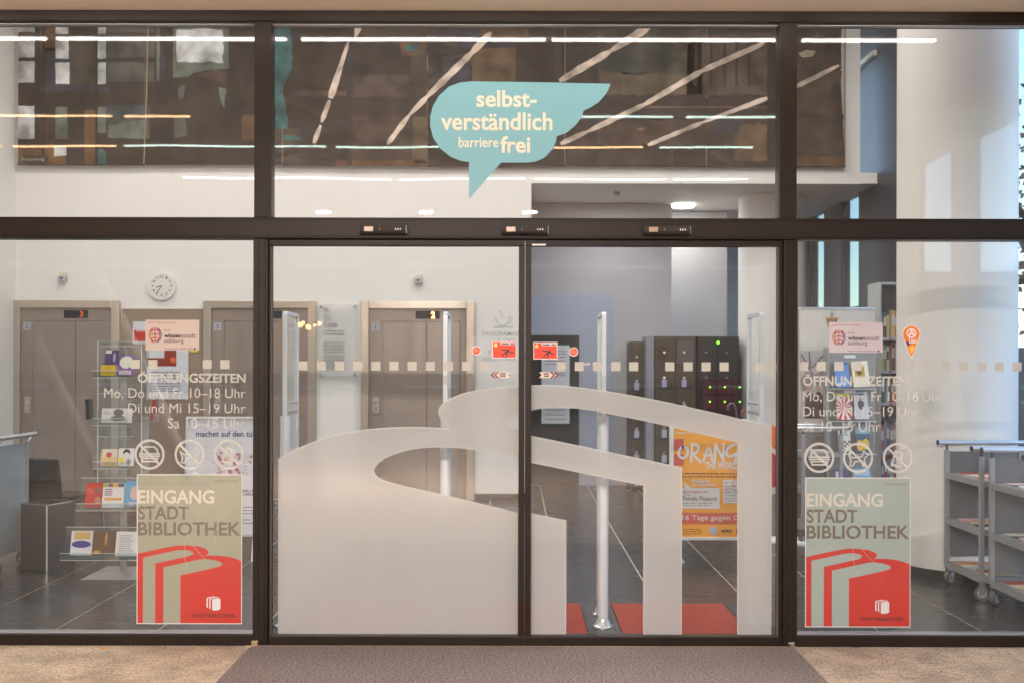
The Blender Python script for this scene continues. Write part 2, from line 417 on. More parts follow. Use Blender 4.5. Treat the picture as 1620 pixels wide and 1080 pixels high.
# right side: slate window wall
def zpx(px): return XR*FPX/(px-VX)-CD
side = struct(MB().box(XR, XR+.12, zpx(1560), ZE, 3.78, 5.9), 'slate_side_wall', SLATE)
piers = [(.06, .16), (zpx(1560), zpx(1358)), (zpx(1330), zpx(1303)), (zpx(1281), ZE)]
piers = [(min(a, b), max(a, b)) for a, b in piers]
for a, b in piers:
    box_part('pier', SLATE, side, XR, XR+.12, a, b, 0, 3.778 if b > 1 else 5.9)
box_part('window_head', SLATE, side, XR-.004, XR+.1, zpx(1560)+.01, ZE-.01, 3.70, 3.775)
for h in (5.17,): box_part('ledge', WHITEW, side, XR-.05, XR-.001, ZL+.02, ZE, h, h+.06)
for a, b in [(.162, zpx(1560)-.002), (zpx(1358)+.002, zpx(1330)-.002), (zpx(1303)+.002, zpx(1281)-.002)]:
    w = MB().box(XR+.04, XR+.05, a, b, .02, 3.69 if a > 3 else 5.88).build('side_window', glass('side_glass', (.93, .96, .98), .05) if 'side_glass' not in MATS else MATS['side_glass'])
    if a > 3: w.data.materials[0] = MATS.get('tinted_glass') or glass('tinted_glass', (.62, .66, .64), .05)
    w.parent = side
    fm = MB()
    fm.box(XR+.03, XR+.07, a, b, 2.25, 2.3)
    fm.box(XR+.03, XR+.07, a, b, 0.0, .018)
    f = fm.build('window_frame', BRONZE); f.parent = side
# outdoor wing on the right under the canopy (mirrored in the right pane)
ow = struct(MB().box(3.70, 3.75, -9.4, -.3, 0, .7), 'outdoor_side_wall', mat('wing_plaster', (.42, .40, .38), .8))
for a, b in ((-9.4, -3.75), (-3.05, -2.6), (-1.85, -.3)): box_part('wall_pier', MATS['wing_plaster'], ow, 3.70, 3.75, a, b, .702, 3.543)
for a, b in ((-3.748, -3.052), (-2.598, -1.852)):
    box_part('wall_head', MATS['wing_plaster'], ow, 3.70, 3.75, a, b, 3.40, 3.543)
# canopy: soffit over the entrance
SOFF = 3.545
struct(MB().box(-14, 3.76, -9.5, -.045, SOFF, 3.9), 'canopy_soffit', mat('warm_grey_soffit', (.80, .70, .60), .75, var=.05, scale=2, bump=.05))
struct(MB().box(-14, -5.95, -.04, .3, 0, 7), 'outer_wall', GREYW)
struct(MB().box(-5.95, 14, -.04, .11, 3.56, 7), 'outer_upper_wall', GREYW)

# ------------------------------------------------------------------ the glazed front
YF0, YF1 = -.05, .05
front = thing('glazed_front', 'dark bronze framed glass shop front of the library entrance', 'glass facade', (0, 0, 0))
def fr(name, px0, px1, py0, py1, y0=YF0, y1=YF1, m=BRONZE, root=front, bev=.003):
    return box_part(name, m, root, FX(px0), FX(px1), y0, y1, FZ(py1), FZ(py0), bev)
XA, XB = -800, 1988
for a, b in ((-420, -395), (1962, 1987)): fr('mullion', a, b, 40.5, 347, -.055, .05); fr('mullion', a, b, 380.5, 1000.5, -.055, .05)
fr('top_rail', XA, XB, 22, 40, -.05, .06)
fr('top_rail_lip', XA, XB, 37.2, 39, -.058, -.051, bev=.001)
fr('transom', XA, XB, 347.5, 380, -.07, .05)
fr('transom_lip', XA, XB, 349, 351, -.075, -.071, bev=.001)
fr('transom_lip', XA, XB, 375, 377.5, -.078, -.071, bev=.001)
for a, b in ((405, 431), (1229, 1256)): fr('mullion', a, b, 40.5, 347, -.055, .05)
for a, b in ((404, 427), (1236, 1258)): fr('mullion', a, b, 380.5, 1018, -.055, .05)
for a, b in ((410, 413), (421, 423), (1241, 1243), (1251, 1253)): fr('mullion_groove', a, b, 380.6, 1016, -.060, -.0555, bev=.001)
for a, b in ((XA, 404), (1258, XB)):
    fr('bottom_rail', a+.3, b-.3, 1001, 1018, -.05, .05)
    fr('bottom_bead', a+.3, b-.3, 998.5, 1000.6, -.03, .03, m=GREYM, bev=.001)
fr('pane_bead', XA, 404.7, 40.5, 42, -.02, .02, m=GREYM, bev=0); fr('pane_bead', 431.3, 1228.7, 40.5, 42, -.02, .02, m=GREYM, bev=0); fr('pane_bead', 1256.3, XB, 40.5, 42, -.02, .02, m=GREYM, bev=0)
def pane(px0, px1, py0, py1, root=front, yc=0.0, tilt=0):
    o = MB().box(FX(px0), FX(px1), yc-.006, yc+.006, FZ(py1), FZ(py0)).build('pane', GLASS)
    o.parent = root; return o
for a, b in ((XA, 404.6), (431.4, 1228.6), (1256.4, XB)): pane(a, b, 42.2, 347.3)
for a, b in ((XA, 403.7), (1258.3, XB)): pane(a, b, 380.3, 998.3)
# sliding doors
def door(px0, px1, stl, srt, label):
    d = thing('sliding_door', label, 'door', (FX((px0+px1)/2), 0, 0), 'pair of sliding glass doors')
    fr('top_rail', px0, px1, 381, 390, -.035, .035, root=d)
    fr('bottom_rail', px0, px1, 1003.5, 1019, -.038, .038, root=d)
    fr('stile', px0, px0+stl, 390.3, 1003.2, -.035, .035, root=d)
    fr('stile', px1-srt, px1, 390.3, 1003.2, -.035, .035, root=d)
    p = MB().box(FX(px0+stl+.2), FX(px1-srt-.2), -.006, .006, FZ(1003.2), FZ(390.4))
    part(p, 'pane', GLASS, d)
    return d
dl = door(427.3, 830, 3, 9.5, 'left sliding glass door carrying most of the frosted book motif')
dr = door(830.8, 1235.7, 9.5, 6, 'right sliding glass door with frosted pages, ending beside the right mullion')
box_part('gasket', MATS['grey_rubber'], dl, FX(429.9), FX(431.6), -.03, -.008, FZ(1003), FZ(391))
box_part('gasket', MATS['grey_rubber'], dr, FX(1227.8), FX(1229.6), -.03, -.008, FZ(1003), FZ(391))
t = box_part('type_label', PAPER, dr, FX(841), FX(863), -.0372, -.0355, FZ(390), FZ(387))
# floor guides
for a, lab in ((409, 'small brass floor guide at the foot of the left mullion'), (1247, 'small steel floor guide at the foot of the right mullion')):
    g = MB().box(FX(a-5), FX(a+5), -.085, -.057, 0.0, .034, .003).build('floor_guide', mat('old_brass', (.42, .30, .18), .45, .6) if a < 800 else CHROME)
    tag(g, lab, 'floor guide', 'floor guides of the sliding doors')
# door sensors
for px, lab in ((608.5, 'left door sensor on the transom, above the left sliding door'), (829, 'middle door sensor on the transom, above where the doors meet'), (1050, 'right door sensor on the transom, above the right sliding door')):
    s = thing('door_sensor', lab, 'sensor', P(px, 367, 6), 'motion sensors over the sliding doors')
    x0, x1 = FX(px-36), FX(px+36)
    prof = [(-.072, FZ(374.5)), (-.115, FZ(374.5)), (-.128, FZ(371)), (-.118, FZ(361.5)), (-.072, FZ(360))]
    b = MB(); n = len(prof)
    va = [b.bm.verts.new((x0, p[0], p[1])) for p in prof]; vb = [b.bm.verts.new((x1, p[0], p[1])) for p in prof]
    b.bm.faces.new(va); b.bm.faces.new(list(reversed(vb)))
    for i in range(n): b.bm.faces.new((va[i], vb[i], vb[(i+1) % n], va[(i+1) % n]))
    bmesh.ops.recalc_face_normals(b.bm, faces=b.bm.faces)
    bmesh.ops.bevel(b.bm, geom=list(b.bm.edges), offset=.003, segments=2, affect='EDGES')
    part(b, 'housing', DARKP if False else mat('sensor_black', (.030, .026, .023), .35), s)
    box_part('sensor_window', mat('sensor_lens', (.42, .30, .20), .25), s, FX(px-28), FX(px-14), -.1275, -.118, FZ(371), FZ(363.5), .001)
    box_part('end_cap', mat('blue_grey_plastic', (.12, .15, .22), .3), s, x1+.0005, x1+.006, -.118, -.074, FZ(374.2), FZ(361.5), .001)
    text('BEA'if False else 'ııı', FX(px+20), FX(px+29), FZ(369), FZ(366), -.1262, PAPER, s)
    text('I', FX(px-4.5), FX(px-3.5), FZ(370), FZ(365.5), -.1265, flat(150, 140, 130), s)

# ------------------------------------------------------------------ films and stickers (behind the glass, pressed on its inner face)
YG = .0085
def fpts(l): return [(FX(x), FZ(y)) for x, y in l]
arc1 = [(440, 727), (467, 711), (500, 697.5), (530, 688.5), (560, 682.5), (590, 678.5), (622, 676.3), (655, 675.6), (690, 676.5), (714, 678.5)]
loop = [(714, 678.5), (703, 670), (696, 660), (693.5, 651), (696, 643), (703, 636), (716, 628.5), (734, 621.5), (758, 616.5), (786, 612.8), (819.6, 610.3)]
tip1 = [(819.6, 655.5), (811, 660), (806.5, 666), (806, 670), (809, 675), (819.6, 681)]
v2u = [(819.6, 726.4), (785, 717), (750, 710.6), (718, 707), (689, 706.4), (659, 708.5), (637, 713.3), (611, 722.6), (596, 733.7), (590.7, 744)]
v2l = [(590.7, 744), (596, 754.5), (611, 762), (641, 770), (694, 780.7), (770, 799), (819.6, 811.3)]
left = [(440, 1003)]+smooth_pts(arc1)+smooth_pts(loop)[1:]+smooth_pts(tip1)+smooth_pts(v2u)+smooth_pts(v2l)[1:]+[(819.6, 1003)]
f = thing('frosted_book_film', 'frosted film with the outline of a giant open book across the left sliding door', 'window film', P(630, 1003, 6), 'frosted book motif on the doors')
f.location.y = YG
part(MB().poly(fpts(left), YG, .0006), 'film_sheet', FILM, f)
EDGE = vinyl('film_edge_highlight', (.86, .83, .80), .9)  # the film's edge highlight, put in as a paler outline
m = MB(); line(m, fpts(left[1:-1]), 1.3/281, YG-.0008); part(m, 'film_edge_highlight', EDGE, f)
f2 = thing('frosted_book_film', 'frosted film with three upright book pages across the right sliding door', 'window film', P(1030, 1003, 6), 'frosted book motif on the doors')
f2.location.y = YG
outer_t = smooth_pts([(840.6, 609), (879, 609), (915, 612), (962, 618.3), (1039, 632), (1095.6, 644.6), (1146, 655.6), (1181.5, 664.4), (1221, 672)])
inner_t = smooth_pts([(1168, 698.5), (1057, 672.3), (962, 652.6), (938.5, 648), (909, 644.6), (879, 643.2), (858.5, 644.6), (840.6, 648)])
part(MB().poly(fpts(outer_t+[(1221, 1003), (1168, 1003)]+inner_t), YG, .0006), 'film_sheet', FILM, f2)
part(MB().poly(fpts([(840.6, 689), (1079, 738.5), (1079, 1003), (1019, 1003), (1019, 767), (840.6, 731)]), YG, .0006), 'film_sheet', FILM, f2)
part(MB().poly(fpts([(840.6, 811.8), (896, 822.6), (896, 1003), (840.6, 1003)]), YG, .0006), 'film_sheet', FILM, f2)
for o_ in (outer_t+[(1221, 1002)], inner_t[::-1]+[(1168, 698.5), (1168, 1002)], [(840.6, 689), (1079, 738.5), (1079, 1002)], [(840.6, 731), (1019, 767), (1019, 1002)], [(840.6, 811.8), (896, 822.6), (896, 1002)]):
    m = MB(); line(m, fpts(o_), 1.2/281, YG-.0008); part(m, 'film_edge_highlight', EDGE, f2)
# safety squares
def squares(xs, y, where):
    e = thing('safety_marking', where, 'window marking', P(xs[0], y, 6), 'frosted safety squares on the glass')
    e.location.y = YG
    for x in xs:
        part(MB().poly(fpts([(x-7.2, y-7), (x+7.2, y-7), (x+7.2, y+7), (x-7.2, y+7)]), YG, .0004), 'square', VINYL, e)
squares([213, 241, 327, 355], 577, 'four frosted squares on the left side window, above the opening hours')
squares([479+28.8*k for k in range(11)], 579, 'row of frosted squares across the left sliding door')
squares([888, 916.7, 945.5, 974.5, 1002.7, 1060, 1089, 1117.5, 1146, 1203, 1226], 579, 'row of frosted squares across the right sliding door')
squares([1272, 1300, 1328, 1357, 1441, 1470, 1497, 1525.5, 1554, 1582, 1610], 578, 'row of frosted squares across the right side window')
part(MB().poly(fpts([(922, 575), (934, 572.5), (934, 576.5), (923, 577.5)]), YG, .0004), 'tape_scrap', VINYL, f2)

# opening hours + pictograms
def pictos(cx3, cy, root, r=24):
    w = 3.2/281
    for k, px in enumerate(cx3):
        cx, cz = FX(px), FZ(cy); R = r/281
        m = MB(); ring(m, cx, cz, R-w*1.15, R, YG)
        d = R*.707; line(m, [(cx-d*.92, cz+d*.92), (cx+d*.92, cz-d*.92)], w, YG-.0004)
        u = R/24
        def L(p, ww=2.6): line(m, [(cx+a*u, cz+b*u) for a, b in p], ww*u, YG-.0002)
        if k == 0:
            L([(-13, 3), (-12, 8), (-7, 12), (7, 12), (12, 8), (13, 3)]); L([(-16, 1), (16, 1)]); L([(-16, -2.5), (16, -2.5)]); L([(-13, -6), (13, -6), (11, -11), (-11, -11), (-13, -6)])
        elif k == 1:
            L([(-15, 5), (-11, 2), (-9, 0), (7, 2), (9, 12), (12, 8), (17, 6), (14, 2), (11, 1), (10, -5), (13, -13), (8, -13), (5, -5), (-5, -6), (-8, -13), (-13, -13), (-11, -5), (-13, 0), (-15, 5)], 2.2)
        else:
            c, s = math.cos(.2), math.sin(.2)
            q = lambda a, b: (a*c+b*s, -a*s+b*c)
            L([q(-6, 10), q(6, 10), q(7, -13), q(-7, -13), q(-6, 10)], 2.8); L([q(-3.5, 6), q(3.5, 6), q(3.5, 0), q(-3.5, 0), q(-3.5, 6)], 1.8)
            for a in (-3.5, 0, 3.5):
                for b in (-4, -7.5, -11): m.poly([(cx+p[0]*u, cz+p[1]*u) for p in (q(a-1.1, b-1), q(a+1.1, b-1), q(a+1.1, b+1), q(a-1.1, b+1))], YG-.0002)
            L([(4, 13), (7, 15.5), (10, 13)], 1.6); L([(2.5, 16), (7, 19), (12, 15.5)], 1.6)
        part(m, 'pictogram', VINYL, root)
hl = thing('opening_hours_lettering', 'frosted opening hours ranged right on the left side window', 'window lettering', P(388, 677, 6), 'opening hours on the side windows')
for s_, x0, x1, yb, yt, bo in (('ÖFFNUNGSZEITEN', 217, 388, 606, 588, .025), ('Mo, Do und Fr 10–18 Uhr', 164, 388, 632.5, 614.5, 0), ('Di und Mi 15–19 Uhr', 202, 388, 654, 638.5, 0), ('Sa 10–15 Uhr', 265, 388, 678, 662, 0)):
    text(s_, FX(x0), FX(x1), FZ(yb), FZ(yt), YG, VINYL, hl, bold=bo)
pictos((236, 299.5, 361.5), 719.5, hl)
hr = thing('opening_hours_lettering', 'frosted opening hours ranged left on the right side window', 'window lettering', P(1271, 680, 6), 'opening hours on the side windows')
for s_, x0, x1, yb, yt, bo in (('ÖFFNUNGSZEITEN', 1271, 1437, 609, 590, .025), ('Mo, Do und Fr 10–18 Uhr', 1271, 1493, 635.5, 617.5, 0), ('Di und Mi 15–19 Uhr', 1271, 1455, 657, 641.5, 0), ('Sa 10–15 Uhr', 1271, 1394, 681, 665, 0)):
    text(s_, FX(x0), FX(x1), FZ(yb), FZ(yt), YG, VINYL, hr, bold=bo)
pictos((1297, 1358.5, 1421.5), 722.5, hr)

# entrance posters
def poster(dx, dy, label, lab2, bgc):
    e = thing('entrance_poster', label, 'poster', P(299+dx, 988+dy, 6), 'pair of entrance posters')
    C = lambda u, v: (FX(200+u/3.486+dx), FZ(690+v/3.486+dy))
    R = lambda u0, u1, v0, v1: [C(u0, v1), C(u1, v1), C(u1, v0), C(u0, v0)]
    y = YG+.003
    part(MB().poly(R(55, 637, 212, 1040), y, .001), 'poster_sheet', PAPER, e)
    part(MB().poly(R(60, 633, 217, 1035), y-.0006), 'printed_ground', bgc, e)
    pts = [(60, 652), (130, 635), (200, 620), (270, 607), (330, 604), (400, 611), (440, 625), (454, 641), (448, 652), (432, 661), (500, 660), (560, 667), (600, 677), (633, 692), (633, 1035), (297, 1035), (297, 770), (400, 748), (500, 725), (525, 715), (530, 708), (520, 697), (490, 687), (440, 680), (400, 682), (300, 705), (203, 726), (203, 1035), (158, 1035), (158, 706), (260, 683), (350, 663), (368, 652), (365, 640), (340, 632), (300, 630), (270, 633), (180, 653), (90, 672), (90, 1035), (60, 1035)]
    part(MB().poly([C(*p) for p in pts], y-.0012), 'book_emblem', RED, e)
    m = MB()
    for cx, cy, r, a0, a1 in ((560, 640, 240, 2.0, 3.6), (700, 560, 210, 2.1, 3.3), (250, 640, 260, .9, 2.6), (640, 420, 330, 3.3, 4.1)):
        pp = [(cx+r*math.cos(a0+(a1-a0)*k/20), cy-r*math.sin(a0+(a1-a0)*k/20)) for k in range(21)]
        pp = [p for p in pp if 64 < p[0] < 628 and 222 < p[1] < 1030]
        if len(pp) > 2: line(m, [C(*p) for p in pp], 2.0/3.486/281, y-.0016)
    part(m, 'thin_arc', flat(188, 190, 172), e)
    G = flat(118, 106, 96); Wt = flat(226, 216, 206)
    text('EINGANG', *[C(62, 0)[0], C(483, 0)[0]], C(0, 374)[1], C(0, 299)[1], y-.0018, Wt, e, bold=.022)
    text('STADT', C(62, 0)[0], C(343, 0)[0], C(0, 463)[1], C(0, 388)[1], y-.0018, G, e, bold=.022)
    text('BIBLIOTHEK', C(62, 0)[0], C(630, 0)[0], C(0, 551)[1], C(0, 476)[1], y-.0018, G, e, bold=.022)
    text('STADT:BIBLIOTHEK', C(362, 0)[0], C(601, 0)[0], C(0, 1003)[1], C(0, 983)[1], y-.0020, flat(70, 34, 30), e, bold=.02)
    text('STADT : SALZBURG', C(513, 0)[0], C(617, 0)[0], C(0, 254)[1], C(0, 244)[1], y-.0018, G, e)
    m = MB(); line(m, [C(487, 245), C(487, 258), C(507, 258), C(507, 245), C(487, 245)], .0012, y-.0018); line(m, [C(492, 251), C(502, 251)], .0015, y-.0018)
    part(m, 'small_crest', G, e)
    m = MB()
    m.poly([C(*p) for p in ((473, 905), (484, 900), (505, 897), (519, 901), (519, 955), (508, 962), (480, 965), (473, 960))], y-.0022)
    m.poly([C(*p) for p in ((457, 900), (480, 892), (508, 890), (514, 894), (480, 896), (464, 903), (464, 955), (457, 952))], y-.0022)
    m.poly([C(*p) for p in ((442, 895), (460, 889), (488, 887), (494, 889), (462, 893), (449, 899), (449, 950), (442, 946))], y-.0022)
    part(m, 'small_book_emblem', PAPER, e)
    return e
poster(0, 0, 'grey-green and red library entrance poster on the left side window', '', flat(168, 166, 146))
poster(1059.5, 3, 'grey-green and red library entrance poster on the right side window', '', flat(170, 182, 178))

# turquoise speech bubble
bb = [(745, 130), (850, 131.2), (964.4, 133.4), (962, 141), (957, 150), (946, 162.5), (932, 171.5), (922, 176), (921, 180), (918, 188), (910, 198.6), (896, 210.5), (879.8, 216.6), (879, 224), (873, 237), (861, 250), (848, 256), (836, 258), (792, 258.3), (741.4, 316), (741.4, 257.3), (728, 255.5), (712, 249), (697, 237), (685, 220), (680, 201), (680, 186), (684, 170), (694, 152.5), (710, 138), (728, 131.5)]
e = thing('speech_bubble_sticker', 'turquoise speech bubble sticker with a wing on the upper middle pane', 'sticker', P(780, 316, 6))
part(MB().poly([(FX(x), FZ(y)) for x, y in bb], -YG-.001, .0008), 'sticker_sheet', flat(126, 188, 202), e)
CR = flat(246, 238, 214)
for s_, x0, x1, yb, yt, bo in (('selbst-', 753, 848, 170.5, 144, .02), ('verständlich', 697, 873, 207.3, 179, .018), ('barriere', 725, 788, 234.3, 218, .012), ('frei', 791, 838, 243, 216.5, .02)):
    text(s_, FX(x0), FX(x1), FZ(yb), FZ(yt), -YG-.0018, CR, e, bold=bo)

# wissen:stadt signs
def wissen(px, py, label, tint):
    e = thing('city_sign', label, 'sign', P(px+42, py+48, 6), 'science city signs in the side windows')
    y = YG+.002; X = lambda u: FX(px+u); Z = lambda v: FZ(py+v)
    part(MB().poly(rect(X(0), X(85), Z(48), Z(0)), y, .002), 'sign_board', tint, e)
    D = flat(60, 40, 52); Rd = flat(190, 40, 60)
    text('wissen', X(29.5), X(57), Z(28.5), Z(21.5), y-.0008, D, e, bold=.03)
    text(':', X(57.8), X(59.3), Z(28.5), Z(23.5), y-.0008, Rd, e, bold=.05)
    text('stadt', X(60), X(79.5), Z(28.5), Z(21), y-.0008, D, e)
    text('salzburg', X(29.5), X(60.5), Z(38), Z(29.5), y-.0008, D, e)
    text('Teil der', X(29.5), X(40), Z(18), Z(15), y-.0008, D, e)
    text('jetzt zukunft denken', X(4), X(50), Z(6.2), Z(3), y-.0008, Rd, e)
    text('wissen-stadt-salzburg.at', X(29), X(74), Z(47), Z(44), y-.0008, D, e)
    part(MB().poly(circ(X(78), Z(45.5), .006, 12), y-.0008), 'social_icon', flat(60, 60, 150), e)
    cx, cz = X(15.3), Z(24); u = 1/281
    cols = [flat(190, 40, 60), flat(215, 150, 50), flat(60, 60, 140)]
    for k, c in enumerate(cols):
        m = MB()
        for sx in (-1, 1):
            if k == 0:
                line(m, [(cx, cz+12*u), (cx, cz-12*u)], 1.4*u, y-.0008)
                for h in (8, 2, -4, -9): line(m, [(cx, cz+h*u), (cx+sx*3.5*u, cz+h*u), (cx+sx*5*u, cz+(h-2.5)*u)], 1.3*u, y-.0009)
            if (k == 1 and sx < 0) or (k == 2 and sx > 0) or k == 0:
                q = 10.5 if k else 8.0
                a = [(cx+sx*q*u*math.cos(t)*.95, cz+12*u*math.sin(t)) for t in [(-1.15+.46*i) for i in range(6)]]
                line(m, a, 1.3*u, y-.001)
                line(m, [(cx+sx*10*u, cz+1*u), (cx+sx*6.5*u, cz+1.5*u), (cx+sx*6*u, cz+4.5*u)], 1.2*u, y-.0011)
        part(m, 'brain_emblem', c, e)
wissen(229, 507, 'pale pink science city sign hung in the left side window over the hours', flat(228, 204, 196))
wissen(1312.5, 508.5, 'pale lilac science city sign hung in the right side window over the hours', flat(222, 206, 216))

YS = -.0085
# emergency stickers on the door stiles
def emerg(px, py, sgn, side):
    e = thing('emergency_sticker', 'red-orange sticker with a black running figure on the %s sliding door' % side, 'sticker', P(px+19, py+27, 6), 'running figure stickers')
    y = YS+.001; X = lambda u: FX(px+u); Z = lambda v: FZ(py+v)
    part(MB().poly(rect(X(0), X(38.5), Z(27), Z(0)), y, .0008), 'sticker_sheet', PAPER, e)
    part(MB().poly(rect(X(1.2), X(37.3), Z(25.8), Z(1.2)), y-.0005), 'printed_ground', flat(236, 60, 22), e)
    part(MB().poly(rect(X(13), X(36), Z(5.8), Z(2)), y-.001), 'text_strip', PAPER, e)
    bars(X(14), X(35), [Z(5)], y-.0015, flat(60, 50, 50), e, h=.007)
    part(MB().poly([(X(3), Z(9)), (X(8), Z(9)), (X(8), Z(5)), (X(6.4), Z(2.2)), (X(3), Z(5))], y-.001), 'small_mark', flat(250, 225, 120), e)
    m = MB(); J = lambda a, b: (X(a), Z(b)); K = y-.0014; u = 1/281
    m.poly(circ(X(26.3), Z(14), 1.5*u, 12), K)
    m.poly([J(*p) for p in ((25.8, 14.6), (27.5, 16), (22.5, 20), (20, 19.2), (21.5, 16))], K)
    for l_ in ([(25, 15.3), (22, 13.6), (18.5, 14.2), (15, 13.3)], [(26, 16.2), (29.5, 18.3), (33.5, 17.6)], [(22, 19), (23.6, 21.3), (22, 25)], [(21, 18.5), (18.4, 20.2), (16, 24)]):
        line(m, [J(*p) for p in l_], 1.6*u, K)
    part(m, 'running_figure', flat(28, 14, 14), e)
emerg(778.5, 539.5, 1, 'left'); emerg(843.5, 541, 1, 'right')
for px, py, s_ in ((753.5, 554.5, 'left'), (907.3, 556, 'right')):
    e = thing('round_sticker', 'small round orange sticker with a white rim on the %s sliding door' % s_, 'sticker', P(px, py+7, 6), 'round orange stickers')
    part(MB().poly(circ(FX(px), FZ(py), 7.3/281), YS+.001, .0006), 'sticker_rim', PAPER, e)
    part(MB().poly(circ(FX(px), FZ(py), 6.0/281), YS+.0004), 'printed_ground', flat(232, 72, 34), e)
    bars(FX(px-4), FX(px+4), [FZ(py-1.5), FZ(py+1.5)], YS-.0001, flat(246, 190, 160), e, h=.003, seed=3)
for px, sg, s_ in ((791, -1, 'left'), (869, 1, 'right')):
    e = thing('push_arrow_sticker', 'small pink arrow sticker with maroon chevrons pointing %s' % s_, 'sticker', P(px, 597, 6), 'arrow stickers at the door stiles')
    X = lambda u: FX(px+sg*u); Z = lambda v: FZ(592.5+v)
    part(MB().poly([(X(-16.5), Z(-4.5)), (X(9), Z(-4.5)), (X(15), Z(0)), (X(9), Z(4.5)), (X(-16.5), Z(4.5)), (X(-12), Z(0))], YS+.001), 'arrow_sheet', flat(232, 208, 196), e)
    m = MB()
    for o_ in (2.5, 8): line(m, [(X(o_), Z(-4.6)), (X(o_+5.5), Z(0)), (X(o_), Z(4.6))], 2.2/281, YS+.0004)
    part(m, 'chevron', flat(110, 34, 48), e)
    xx = sorted((X(-9), X(0))); bars(xx[0], xx[1], [Z(-1), Z(2.4)], YS+.0004, flat(60, 30, 40), e, h=.007, seed=2)
# A-list pin
e = thing('map_pin_sticker', 'orange map pin sticker with a white letter A on the right side window', 'sticker', P(1441, 565, 6))
def pin(r, b): return [(FX(1441+r*math.cos(a)), FZ(527.5-r*math.sin(a))) for a in [math.radians(-22+k*224/24) for k in range(25)]]+[(FX(1441-1), FZ(b)), (FX(1441+1), FZ(b))]
part(MB().poly(pin(14.3, 564.5), YS+.002, .0006), 'sticker_rim', PAPER, e)
part(MB().poly(pin(13, 562), YS+.0014), 'printed_ground', flat(240, 132, 48), e)
m = MB(); ring(m, FX(1441), FZ(526), 5.6/281, 7.6/281, YS+.0008); part(m, 'white_ring', PAPER, e)
text('A', FX(1436.5), FX(1446), FZ(531), FZ(519.5), YS+.0006, PAPER, e, bold=.03)
text('List', FX(1437), FX(1449), FZ(541.5), FZ(534), YS+.0006, PAPER, e, bold=.03)
part(MB().poly(fpts([(1432, 540), (1437, 538), (1439, 543), (1436, 546)]), YS+.0008), 'blue_patch', flat(50, 50, 130), e)
part(MB().poly(fpts([(1437, 548), (1444, 544), (1446, 549), (1441, 558)]), YS+.0008), 'yellow_patch', flat(250, 200, 60), e)

# ------------------------------------------------------------------ mats
rz = thing('entrance_mat', 'wide grey-brown outdoor door mat in front of the sliding doors', 'door mat', (0, -1.6, 0))
CARP = mat('grey_brown_carpet', (.20, .166, .148), .95, var=.5, scale=85, bump=1.0, bscale=160, con=.14)
mp = []
for a in (0, 1, 2, 3):
    cx = (1.475, -1.395)[a in (1, 2)]; cy = (-.16, -3.25)[a >= 2]
    for k in range(6):
        t_ = a*PI/2+k*PI/10; mp.append((cx+.07*math.cos(t_), cy+.07*math.sin(t_)))
b = MB(); bot = [b.bm.verts.new((p[0], p[1], .001)) for p in mp]; top = [b.bm.verts.new((p[0], p[1], .011)) for p in mp]
b.bm.faces.new(top); [b.bm.faces.new((bot[i], bot[(i+1) % len(mp)], top[(i+1) % len(mp)], top[i])) for i in range(len(mp))]
part(b, 'mat_surface', CARP, rz)
box_part('edge_strip', mat('worn_brass_strip', (.45, .33, .21), .5, .3), rz, -1.50, 1.58, -.075, -.06, .0, .006, .001)
REDC = mat('red_carpet', (.50, .075, .050), .95, var=.3, scale=260, bump=.9, bscale=600)
GX = [-1.37, -.415, .528, 1.466]
rm = thing('red_entrance_mat', 'red ribbed mat just inside the sliding doors, split by dark rails', 'door mat', (0, .5, 0))
edges = [-1.47]+sum([[x-.1, x+.1] for x in GX], [])+[1.57]
for a, b_ in zip(edges[::2], edges[1::2]):
    if b_-a > .02: box_part('mat_section', REDC, rm, a+.003, b_-.003, .07, .975, .001, .012, .002)
for x in GX:
    box_part('rail_plate', mat('dark_rail', (.07, .072, .075), .45, .4), rm, x-.098, x+.098, .06, .99, .0005, .008, .002)
    for s_ in (-.075, .075): box_part('rail_lip', RUBBER, rm, x+s_-.007, x+s_+.007, .06, .99, .0085, .014, .002)

